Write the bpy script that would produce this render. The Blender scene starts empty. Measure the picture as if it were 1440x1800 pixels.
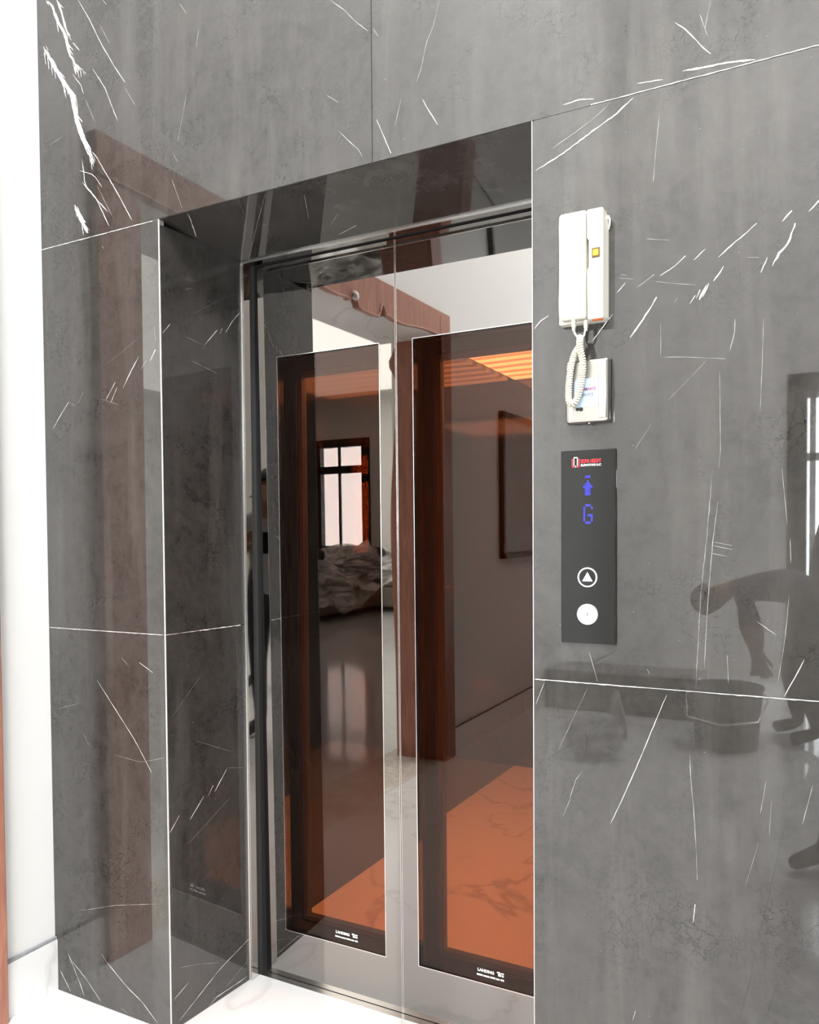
import bpy, bmesh, math, random
from mathutils import Vector, Matrix

rnd = random.Random(7)
C = bpy.context.scene.collection
S = bpy.context.scene

# ------------------------------------------------------------------ camera
YAW, PITCH, ROLL, FOC = .4906, .0282, -.0072, 1420.0
cd = bpy.data.cameras.new('camera')
cam = bpy.data.objects.new('camera', cd); C.objects.link(cam)
_f = Vector((-math.sin(YAW)*math.cos(PITCH), math.cos(YAW)*math.cos(PITCH), -math.sin(PITCH)))
_r = Vector((math.cos(YAW), math.sin(YAW), 0)); _u = _r.cross(_f)
_r2 = math.cos(ROLL)*_r + math.sin(ROLL)*_u; _u2 = -math.sin(ROLL)*_r + math.cos(ROLL)*_u
M = Matrix((_r2, _u2, -_f)).transposed().to_4x4(); M.translation = Vector((.5364, -1.5687, 1.3148))
cam.matrix_world = M
cd.sensor_fit = 'HORIZONTAL'; cd.sensor_width = 36; cd.lens = 36*FOC/1440; cd.shift_y = 87/1440
cd.clip_start = .02
S.camera = cam

# ------------------------------------------------------------------ world, lights, exposure
S.view_settings.view_transform = 'Standard'; S.view_settings.look = 'None'
S.view_settings.exposure = 0.15; S.view_settings.gamma = 1.0
S.cycles.max_bounces = 14; S.cycles.glossy_bounces = 8; S.cycles.transparent_max_bounces = 24
S.cycles.diffuse_bounces = 4; S.cycles.sample_clamp_indirect = 6; S.cycles.caustics_reflective = False
w = bpy.data.worlds.new('sky'); S.world = w; w.use_nodes = True
w.node_tree.nodes['Background'].inputs[0].default_value = (.93, .97, 1, 1)
w.node_tree.nodes['Background'].inputs[1].default_value = 20.0
def area(name, loc, size, power, rot, col=(1, 1, 1), portal=False):
    l = bpy.data.lights.new(name, 'AREA'); l.shape = 'RECTANGLE'; l.size, l.size_y = size
    l.energy = power; l.color = col
    if portal: l.cycles.is_portal = True
    o = bpy.data.objects.new(name, l); o.location = loc; o.rotation_euler = rot; C.objects.link(o); return o
area('added_lobby_fill', (1.655, -3.3, 7.12), (6.26, 6.56), 420, (0, 0, 0), (1, .99, .97))  # added fill over the whole ceiling for extra light in the lobby
area('added_wall_fill', (1.6, -4.3, 6.7), (1.6, 1.6), 430, (0, math.radians(42), math.radians(-28)), (1, .99, .97))  # made-up lamp, added to brighten the upper left wall
area('added_cab_fill', (-.5, 1.15, 2.19), (1.0, .8), 38, (0, 0, 0), (1, .88, .72))  # extra lamp added out of view to brighten the cab floor
area('added_living_fill', (-5.6, -4.8, 3.62), (6.4, 9.0), 380, (0, 0, 0), (1, .97, .92))  # added light under the living room ceiling so it reads bright
area('entrance_portal', (1.1, -6.62, 1.35), (1.75, 2.7), 1, (math.pi/2, 0, 0), portal=True)
area('window_portal', (-7.55, -10.1, 1.95), (1.5, 2.0), 1, (math.pi/2, 0, 0), portal=True)

# ------------------------------------------------------------------ materials
def mat(name):
    m = bpy.data.materials.new(name); m.use_nodes = True
    nt = m.node_tree; p = nt.nodes['Principled BSDF']; return m, nt, p
def simple(name, col, rough=.5, metal=0., ior=1.5, noise=0., scale=20., bump=0., **k):
    m, nt, p = mat(name)
    p.inputs['Base Color'].default_value = (*col, 1); p.inputs['Roughness'].default_value = rough
    p.inputs['Metallic'].default_value = metal; p.inputs['IOR'].default_value = ior
    for a, b in k.items(): p.inputs[a.replace('_', ' ')].default_value = b
    tc = nt.nodes.new('ShaderNodeTexCoord'); n = nt.nodes.new('ShaderNodeTexNoise')
    n.inputs['Scale'].default_value = scale; n.inputs['Detail'].default_value = 6
    nt.links.new(tc.outputs['Object'], n.inputs['Vector'])
    mx = nt.nodes.new('ShaderNodeMix'); mx.data_type = 'RGBA'
    mx.inputs['A'].default_value = tuple(c*(1-noise) for c in col)+(1,)
    mx.inputs['B'].default_value = tuple(min(1, c*(1+noise)) for c in col)+(1,)
    nt.links.new(n.outputs['Fac'], mx.inputs['Factor']); nt.links.new(mx.outputs['Result'], p.inputs['Base Color'])
    if bump:
        b = nt.nodes.new('ShaderNodeBump'); b.inputs['Strength'].default_value = bump; b.inputs['Distance'].default_value = .002
        nt.links.new(n.outputs['Fac'], b.inputs['Height']); nt.links.new(b.outputs['Normal'], p.inputs['Normal'])
    return m

def marble_mat(name, dark, light, ior, rough, tint=1.0):
    m, nt, p = mat(name); N = nt.nodes.new; L = nt.links.new
    tc = N('ShaderNodeTexCoord')
    def noise(scale, detail=8, dist=0., vec=None, rough=.6):
        n = N('ShaderNodeTexNoise'); n.inputs['Scale'].default_value = scale; n.inputs['Detail'].default_value = detail
        n.inputs['Distortion'].default_value = dist; n.inputs['Roughness'].default_value = rough
        L(vec or tc.outputs['Object'], n.inputs['Vector']); return n
    def ramp(src, stops):
        r = N('ShaderNodeValToRGB'); e = r.color_ramp.elements
        while len(e) < len(stops): e.new(.5)
        for i, (q, v) in enumerate(stops): e[i].position = q; e[i].color = (v, v, v, 1)
        L(src, r.inputs[0]); return r.outputs[0]
    def mapping(sc, rot=(0, 0, 0)):
        mp = N('ShaderNodeMapping'); mp.inputs['Scale'].default_value = sc; mp.inputs['Rotation'].default_value = rot
        L(tc.outputs['Object'], mp.inputs['Vector']); return mp.outputs[0]
    def mixc(a, b, f, blend='MIX'):
        x = N('ShaderNodeMix'); x.data_type = 'RGBA'; x.blend_type = blend
        for s, v in (('A', a), ('B', b)):
            if isinstance(v, tuple): x.inputs[s].default_value = (*v, 1)
            else: L(v, x.inputs[s])
        if isinstance(f, float): x.inputs['Factor'].default_value = f
        else: L(f, x.inputs['Factor'])
        return x.outputs['Result']
    def mul(a, v):
        x = N('ShaderNodeMath'); x.operation = 'MULTIPLY'; L(a, x.inputs[0])
        if isinstance(v, float): x.inputs[1].default_value = v
        else: L(v, x.inputs[1])
        return x.outputs[0]
    cloud = ramp(noise(2.3, 10, .8).outputs['Fac'], [(.36, 0), (.66, 1)])
    col = mixc(dark, light, cloud)
    mid = ramp(noise(9, 9, 1.2, rough=.7).outputs['Fac'], [(.36, 0), (.68, 1)])
    col = mixc(col, light, mul(mid, .75))
    fine = ramp(noise(34, 8, .4, rough=.75).outputs['Fac'], [(.3, 0), (.7, 1)])
    col = mixc(col, tuple(c*1.5 for c in light), mul(fine, .42))
    # faint vertical drifts
    vs = ramp(noise(1.0, 6, .3, mapping((11, 11, 1.3))).outputs['Fac'], [(.5, 0), (.78, 1)])
    col = mixc(col, tuple(min(1, c*2.1) for c in light), mul(vs, .6))
    # dark hair cracks in patches
    wob = noise(5, 6, .5); ad = N('ShaderNodeMix'); ad.data_type = 'VECTOR'; ad.inputs['Factor'].default_value = .16
    L(tc.outputs['Object'], ad.inputs[4]); L(wob.outputs['Color'], ad.inputs[5])
    vo = N('ShaderNodeTexVoronoi'); vo.feature = 'DISTANCE_TO_EDGE'; vo.inputs['Scale'].default_value = 58
    L(ad.outputs[1], vo.inputs['Vector'])
    crack = ramp(vo.outputs['Distance'], [(0, 1), (.06, 0)])
    patch = ramp(noise(4.6, 5, .6).outputs['Fac'], [(.5, 0), (.66, 1)])
    col = mixc(col, tuple(c*.35 for c in dark), mul(mul(crack, patch), .75))
    # pale hair cracks
    vo2 = N('ShaderNodeTexVoronoi'); vo2.feature = 'DISTANCE_TO_EDGE'; vo2.inputs['Scale'].default_value = 1.0
    ad2 = N('ShaderNodeMix'); ad2.data_type = 'VECTOR'; ad2.inputs['Factor'].default_value = .1
    L(mapping((7, 7, 1.6), (0, .35, 0)), ad2.inputs[4]); L(wob.outputs['Color'], ad2.inputs[5]); L(ad2.outputs[1], vo2.inputs['Vector'])
    pale = ramp(vo2.outputs['Distance'], [(0, 1), (.012, 0)])
    pp = ramp(noise(4.3, 2, 0).outputs['Fac'], [(.5, 0), (.62, 1)])
    sp = ramp(noise(160, 2, 0).outputs['Fac'], [(.74, 0), (.78, 1)])
    col = mixc(col, (.5, .49, .47), mul(sp, .5))
    L(col, p.inputs['Base Color']); p.inputs['IOR'].default_value = ior
    rr = N('ShaderNodeMapRange'); rr.inputs['To Min'].default_value = rough*.6; rr.inputs['To Max'].default_value = rough*1.5
    L(fine, rr.inputs['Value']); L(rr.outputs[0], p.inputs['Roughness'])
    return m

GRAY = marble_mat('gray_marble', (.013, .0118, .0105), (.048, .045, .042), 1.68, .014)
VEIN = simple('white_vein', (.78, .77, .75), .15, noise=.1, scale=60)
MIDV = simple('thin_vein', (.36, .355, .345), .1, noise=.35, scale=70)
FAINT = simple('pale_vein', (.17, .165, .16), .03, ior=1.74, noise=.5, scale=90)
DARKV = simple('dark_vein', (.012, .011, .010), .08, ior=1.85, noise=.2)
GROUT = simple('joint_grout', (.62, .61, .6), .7, noise=.3, scale=80)
DKBACK = simple('dark_backing', (.03, .03, .03), .8)
PAINT = simple('white_paint', (.84, .84, .83), .6, noise=.012, scale=3)
WARMP = simple('warm_white_paint', (.80, .78, .74), .7, noise=.02, scale=3)
STEEL = simple('dark_mirror_steel', (.295, .282, .270), .018, 1., noise=.03, scale=2.5)
STEELD = simple('black_steel', (.16, .155, .15), .05, 1., noise=.1)
JAMB = simple('polished_jamb_steel', (.68, .655, .63), .02, 1., noise=.03)
CABDOOR = simple('satin_cab_door_metal', (.05, .046, .042), .4, noise=.05)
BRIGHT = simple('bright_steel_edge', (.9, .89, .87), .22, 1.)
BLACK = simple('black_frame', (.008, .008, .007), .25, noise=.2)
RUBBER = simple('black_rubber', (.006, .006, .006), .7)
CHROME = simple('brushed_stainless', (.56, .54, .51), .12, 1., noise=.05, scale=40)
PLASTIC = simple('ivory_plastic', (.80, .775, .70), .35, noise=.01)
CORD = simple('cream_cord', (.74, .71, .59), .4)
WHITE = simple('white_print', (.9, .9, .9), .5)
RED = simple('red_print', (.75, .03, .05), .5)
PANELBK = simple('black_gloss_panel', (.008, .008, .007), .012, ior=1.42)
YELLOW = simple('yellow_key', (.78, .46, .03), .35)
BROWNK = simple('brown_key_frame', (.12, .07, .03), .4)
ORANGE = simple('orange_tag', (.85, .22, .06), .5)
LBLUE = simple('pale_blue_label', (.40, .49, .62), .4)
TXT = simple('maroon_text', (.30, .05, .16), .5); TXTB = simple('gray_text', (.22, .22, .30), .5)
SKIN = simple('skin', (.28, .15, .09), .55); HAIR = simple('black_hair', (.012, .011, .01), .6)
SHIRTG = simple('gray_shirt', (.26, .25, .25), .8, noise=.15, scale=30); SHIRTD = simple('dark_purple_shirt', (.045, .03, .05), .8, noise=.2)
SHIRTS = simple('pale_gray_shirt', (.4, .39, .4), .8, noise=.1); TROUSER = simple('black_trousers', (.014, .014, .015), .8, noise=.2)
TROUSG = simple('faded_work_trousers', (.07, .065, .06), .85, noise=.3); SHOE = simple('black_shoe', (.012, .012, .012), .5)
CAP = simple('black_cap', (.01, .01, .01), .8)
BUCKET = simple('dark_bucket_plastic', (.03, .028, .026), .5, noise=.3)
SOFA = simple('taupe_upholstery', (.22, .19, .15), .8, noise=.15, scale=30)
PILLOW = simple('dark_cushion', (.05, .045, .04), .8)
MORTAR = simple('wet_cement', (.3, .29, .27), .7, noise=.3)
CANVAS = simple('gray_picture', (.42, .41, .38), .4, noise=.1, scale=4)
OLIVE = simple('dark_olive_frame', (.04, .04, .025), .4)
KNOB = simple('white_glass_knob', (.9, .9, .88), .1)

def wood_mat():
    m, nt, p = mat('brown_wood'); N = nt.nodes.new; L = nt.links.new
    tc = N('ShaderNodeTexCoord'); mp = N('ShaderNodeMapping'); mp.inputs['Scale'].default_value = (9, 9, 1.1)
    L(tc.outputs['Object'], mp.inputs['Vector'])
    n = N('ShaderNodeTexNoise'); n.inputs['Scale'].default_value = 4; n.inputs['Detail'].default_value = 9; n.inputs['Distortion'].default_value = 1.2
    L(mp.outputs[0], n.inputs['Vector'])
    r = N('ShaderNodeValToRGB'); r.color_ramp.elements[0].position = .3; r.color_ramp.elements[0].color = (.31, .125, .085, 1)
    r.color_ramp.elements[1].position = .75; r.color_ramp.elements[1].color = (.50, .23, .16, 1)
    L(n.outputs['Fac'], r.inputs[0]); L(r.outputs[0], p.inputs['Base Color']); p.inputs['Roughness'].default_value = .4
    return m
WOOD = wood_mat()

def white_marble(name, base=(.86, .86, .86), rough=.08, vein=(.45, .44, .42), amt=.5):
    m, nt, p = mat(name); N = nt.nodes.new; L = nt.links.new
    tc = N('ShaderNodeTexCoord'); n = N('ShaderNodeTexNoise'); n.inputs['Scale'].default_value = 1.1; n.inputs['Detail'].default_value = 8; n.inputs['Distortion'].default_value = 1.3
    L(tc.outputs['Object'], n.inputs['Vector'])
    r = N('ShaderNodeValToRGB'); e = r.color_ramp.elements; e[0].position = .482; e[0].color = (0, 0, 0, 1); e[1].position = .5; e[1].color = (1, 1, 1, 1)
    x = e.new(.515); x.color = (0, 0, 0, 1); L(n.outputs['Fac'], r.inputs[0])
    n2 = N('ShaderNodeTexNoise'); n2.inputs['Scale'].default_value = 2.2; L(tc.outputs['Object'], n2.inputs['Vector'])
    mm = N('ShaderNodeMath'); mm.operation = 'MULTIPLY'; L(r.outputs[0], mm.inputs[0]); L(n2.outputs['Fac'], mm.inputs[1])
    m2 = N('ShaderNodeMath'); m2.operation = 'MULTIPLY'; L(mm.outputs[0], m2.inputs[0]); m2.inputs[1].default_value = amt
    mx = N('ShaderNodeMix'); mx.data_type = 'RGBA'; mx.inputs['A'].default_value = (*base, 1); mx.inputs['B'].default_value = (*vein, 1)
    L(m2.outputs[0], mx.inputs['Factor'])
    # tile joints every 1.2 m
    L(mx.outputs['Result'], p.inputs['Base Color']); p.inputs['Roughness'].default_value = rough; p.inputs['IOR'].default_value = 1.5
    return m
FLOORM = white_marble('white_marble_floor', (.75, .75, .75), vein=(.42, .41, .39))
BASEM = white_marble('white_marble_trim', rough=.1, amt=.7)
CABM = white_marble('cab_floor_marble', (.92, .89, .85), .2, (.35, .3, .25), .9)
THRESH = marble_mat('beige_threshold_marble', (.38, .34, .3), (.6, .56, .5), 1.5, .1)
ENTM = marble_mat('dark_entrance_marble', (.03, .028, .026), (.06, .056, .05), 1.6, .1)

def glass(name, tint, refl=.05):
    m = bpy.data.materials.new(name); m.use_nodes = True; nt = m.node_tree; nt.nodes.clear(); N = nt.nodes.new; L = nt.links.new
    out = N('ShaderNodeOutputMaterial'); mx = N('ShaderNodeMixShader'); tr = N('ShaderNodeBsdfTransparent'); gl = N('ShaderNodeBsdfGlossy')
    tr.inputs[0].default_value = (*tint, 1); gl.inputs['Roughness'].default_value = 0.0; gl.inputs[0].default_value = (1, .97, .94, 1)
    lw = N('ShaderNodeLayerWeight'); pw = N('ShaderNodeMath'); pw.operation = 'POWER'; pw.inputs[1].default_value = 5
    ma = N('ShaderNodeMath'); ma.operation = 'MULTIPLY_ADD'; ma.inputs[1].default_value = .9; ma.inputs[2].default_value = refl
    L(lw.outputs['Facing'], pw.inputs[0]); L(pw.outputs[0], ma.inputs[0]); L(ma.outputs[0], mx.inputs[0])
    L(tr.outputs[0], mx.inputs[1]); L(gl.outputs[0], mx.inputs[2]); L(mx.outputs[0], out.inputs[0]); return m
BRONZE = glass('bronze_glass', (.70, .405, .25), .032)
SMOKE = glass('clear_glass', (.93, .9, .86), .012)
WINGLASS = glass('window_glass', (.97, .98, .98), .03)

def sheet_mat():
    m = bpy.data.materials.new('clear_plastic_sheet'); m.use_nodes = True; nt = m.node_tree; nt.nodes.clear(); N = nt.nodes.new; L = nt.links.new
    out = N('ShaderNodeOutputMaterial'); mx = N('ShaderNodeMixShader'); tr = N('ShaderNodeBsdfTransparent'); pr = N('ShaderNodeBsdfPrincipled')
    pr.inputs['Base Color'].default_value = (.88, .88, .87, 1); pr.inputs['Roughness'].default_value = .12
    wn_ = N('ShaderNodeTexNoise'); wn_.inputs['Scale'].default_value = 7; wn_.inputs['Distortion'].default_value = 2.5; bp = N('ShaderNodeBump'); bp.inputs['Strength'].default_value = .9; bp.inputs['Distance'].default_value = .07
    L(wn_.outputs['Fac'], bp.inputs['Height']); L(bp.outputs['Normal'], pr.inputs['Normal'])
    n = N('ShaderNodeTexNoise'); n.inputs['Scale'].default_value = 5; n.inputs['Distortion'].default_value = 2; r = N('ShaderNodeMapRange'); r.inputs[1].default_value = .35; r.inputs[2].default_value = .65; r.inputs[3].default_value = .12; r.inputs[4].default_value = .9
    L(n.outputs['Fac'], r.inputs[0]); L(r.outputs[0], mx.inputs[0]); L(tr.outputs[0], mx.inputs[1]); L(pr.outputs[0], mx.inputs[2]); L(mx.outputs[0], out.inputs[0]); return m
SHEET = sheet_mat()

def emit(name, col, st):
    m = bpy.data.materials.new(name); m.use_nodes = True; nt = m.node_tree; p = nt.nodes['Principled BSDF']
    p.inputs['Base Color'].default_value = (.02, .02, .02, 1); p.inputs['Emission Color'].default_value = (*col, 1); p.inputs['Emission Strength'].default_value = st
    n = nt.nodes.new('ShaderNodeTexNoise'); n.inputs['Scale'].default_value = 400
    return m
BLUELED = emit('blue_led', (.012, .018, .9), .8)
def louvre_mat():
    m = bpy.data.materials.new('glowing_ribbed_ceiling'); m.use_nodes = True; nt = m.node_tree; p = nt.nodes['Principled BSDF']; N = nt.nodes.new; L = nt.links.new
    tc = N('ShaderNodeTexCoord'); mp = N('ShaderNodeMapping'); L(tc.outputs['Object'], mp.inputs[0])
    wv = N('ShaderNodeTexWave'); wv.bands_direction = 'Y'; wv.inputs['Scale'].default_value = 2.6; wv.inputs['Distortion'].default_value = 1.2; wv.inputs['Detail'].default_value = 1
    L(mp.outputs[0], wv.inputs[0])
    mr = N('ShaderNodeMapRange'); mr.inputs[3].default_value = 1.6; mr.inputs[4].default_value = 5.2; L(wv.outputs['Fac'], mr.inputs[0])
    p.inputs['Emission Color'].default_value = (1, .86, .68, 1); L(mr.outputs[0], p.inputs['Emission Strength']); return m
LOUVRE = louvre_mat()
CABWALL = simple('bronze_cab_steel', (.10, .088, .08), .06, 1., noise=.05)

# ------------------------------------------------------------------ mesh helpers
class MB:
    def __init__(s): s.bm = bmesh.new(); s.mats = []
    def mi(s, m):
        if m not in s.mats: s.mats.append(m)
        return s.mats.index(m)
    def box(s, a, b, m, bev=0., seg=2):
        bm2 = bmesh.new(); bmesh.ops.create_cube(bm2, size=1)
        c = [(a[i]+b[i])/2 for i in range(3)]; d = [abs(b[i]-a[i]) for i in range(3)]
        for v in bm2.verts: v.co = Vector((c[i]+v.co[i]*d[i] for i in range(3)))
        if bev: bmesh.ops.bevel(bm2, geom=bm2.edges[:], offset=bev, segments=seg, affect='EDGES', profile=.5)
        s.join(bm2, m, bool(bev), True); return s
    def join(s, bm2, m, smooth=False, keepflat=False):
        bm2.normal_update()
        i = s.mi(m); mp = {}
        for v in bm2.verts: mp[v] = s.bm.verts.new(v.co)
        for f in bm2.faces:
            try: g = s.bm.faces.new([mp[v] for v in f.verts])
            except ValueError: continue
            g.material_index = i; g.smooth = smooth and len(f.verts) < 5 and not (keepflat and max(abs(c) for c in f.normal) > .9995)
        bm2.free()
    def prism(s, pts, axis, lo, hi, m, bev=0., smooth=False):
        """extrude a 2D outline along axis (0 x: pts are y,z; 1 y: pts are x,z; 2 z: pts are x,y)"""
        bm2 = bmesh.new()
        def P(p, t): return ((t, p[0], p[1]), (p[0], t, p[1]), (p[0], p[1], t))[axis]
        A = [bm2.verts.new(P(p, lo)) for p in pts]; B = [bm2.verts.new(P(p, hi)) for p in pts]
        bm2.faces.new(A); bm2.faces.new(B[::-1]); n = len(pts)
        for i in range(n): bm2.faces.new((A[i], B[i], B[(i+1) % n], A[(i+1) % n]))
        bmesh.ops.recalc_face_normals(bm2, faces=bm2.faces[:])
        if bev:
            es = [e for e in bm2.edges if e.calc_face_angle(0) > .6]
            bmesh.ops.bevel(bm2, geom=es, offset=bev, segments=3, affect='EDGES', profile=.5)
        s.join(bm2, m, smooth or bool(bev), True); return s
    def cyl(s, p, q, r, m, n=24, r2=None, caps=True):
        p, q = Vector(p), Vector(q); r2 = r if r2 is None else r2
        d = (q-p).normalized(); a = d.orthogonal().normalized(); b = d.cross(a); bm2 = bmesh.new()
        A, B = [], []
        for k in range(n):
            t = 2*math.pi*k/n; o = math.cos(t)*a+math.sin(t)*b
            A.append(bm2.verts.new(p+o*r)); B.append(bm2.verts.new(q+o*r2))
        for k in range(n): bm2.faces.new((A[k], A[(k+1) % n], B[(k+1) % n], B[k]))
        if caps: bm2.faces.new(A[::-1]); bm2.faces.new(B)
        s.join(bm2, m, True); return s
    def tube(s, pts, r, m, n=10):
        pts = [Vector(p) for p in pts]; bm2 = bmesh.new(); rings = []
        up = None
        for i, p in enumerate(pts):
            d = (pts[min(i+1, len(pts)-1)]-pts[max(i-1, 0)]).normalized()
            a = d.orthogonal().normalized() if up is None else (up-d*up.dot(d)).normalized()
            up = a; b = d.cross(a)
            rr = r[i] if isinstance(r, (list, tuple)) else r
            rings.append([bm2.verts.new(p+(math.cos(2*math.pi*k/n)*a+math.sin(2*math.pi*k/n)*b)*rr) for k in range(n)])
        for i in range(len(rings)-1):
            for k in range(n): bm2.faces.new((rings[i][k], rings[i][(k+1) % n], rings[i+1][(k+1) % n], rings[i+1][k]))
        bm2.faces.new(rings[0][::-1]); bm2.faces.new(rings[-1]); s.join(bm2, m, True); return s
    def lathe(s, prof, c, m, n=32, axis=2):
        bm2 = bmesh.new(); rings = []
        for (r, h) in prof:
            rg = []
            for k in range(n):
                t = 2*math.pi*k/n; x, y = r*math.cos(t), r*math.sin(t)
                rg.append(bm2.verts.new((c[0]+x, c[1]+y, c[2]+h) if axis == 2 else (c[0]+x, c[1]-h, c[2]+y)))
            rings.append(rg)
        for i in range(len(rings)-1):
            for k in range(n): bm2.faces.new((rings[i][k], rings[i][(k+1) % n], rings[i+1][(k+1) % n], rings[i+1][k]))
        bm2.faces.new(rings[0][::-1]); bm2.faces.new(rings[-1]); bmesh.ops.recalc_face_normals(bm2, faces=bm2.faces[:]); s.join(bm2, m, True); return s
    def obj(s, name, parent=None, loc=None, autosmooth=True, **props):
        me = bpy.data.meshes.new(name); bmesh.ops.recalc_face_normals(s.bm, faces=s.bm.faces[:]) if props.pop('recalc', False) else None
        s.bm.to_mesh(me); s.bm.free()
        for m in s.mats: me.materials.append(m)
        o = bpy.data.objects.new(name, me); C.objects.link(o)
        if parent:
            o.parent = parent; o.matrix_parent_inverse = Matrix.Translation(-parent.location)
        for k, v in props.items(): o[k] = v
        return o
def thing(name, label, cat, loc, group=None):
    o = bpy.data.objects.new(name, None); o.location = loc; C.objects.link(o); o.empty_display_size = .05
    o['label'] = label; o['category'] = cat; o['kind'] = 'thing'
    if group: o['group'] = group
    return o
def struct(o, label, cat):
    o['kind'] = 'structure'; o['label'] = label; o['category'] = cat; return o
def text(name, body, size, m, loc, parent, sx=1.0, bold=.0, align='LEFT', depth=.0004):
    cu = bpy.data.curves.new(name, 'FONT'); cu.body = body; cu.size = size; cu.extrude = depth; cu.offset = bold; cu.align_x = align
    t = bpy.data.objects.new(name, cu); C.objects.link(t)
    bpy.context.view_layer.update()
    me = bpy.data.meshes.new_from_object(t.evaluated_get(bpy.context.evaluated_depsgraph_get()))
    bpy.data.objects.remove(t)
    mt = Matrix.Translation(Vector(loc)) @ Matrix.Rotation(math.pi/2, 4, 'X') @ Matrix.Diagonal((sx, 1, 1, 1))
    me.transform(mt); me.materials.clear(); me.materials.append(m)
    o = bpy.data.objects.new(name, me); C.objects.link(o)
    if parent: o.parent = parent; o.matrix_parent_inverse = Matrix.Translation(-world(parent))
    return o
def world(o):
    v = Vector(o.location)
    return v if o.parent is None else v   # every child mesh sits at its parent's origin offset
def sub(o, parent):
    """make o a sub-part of a part whose own matrix is the identity in the world"""
    o.parent = parent; o.matrix_parent_inverse = Matrix.Identity(4); return o

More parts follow.
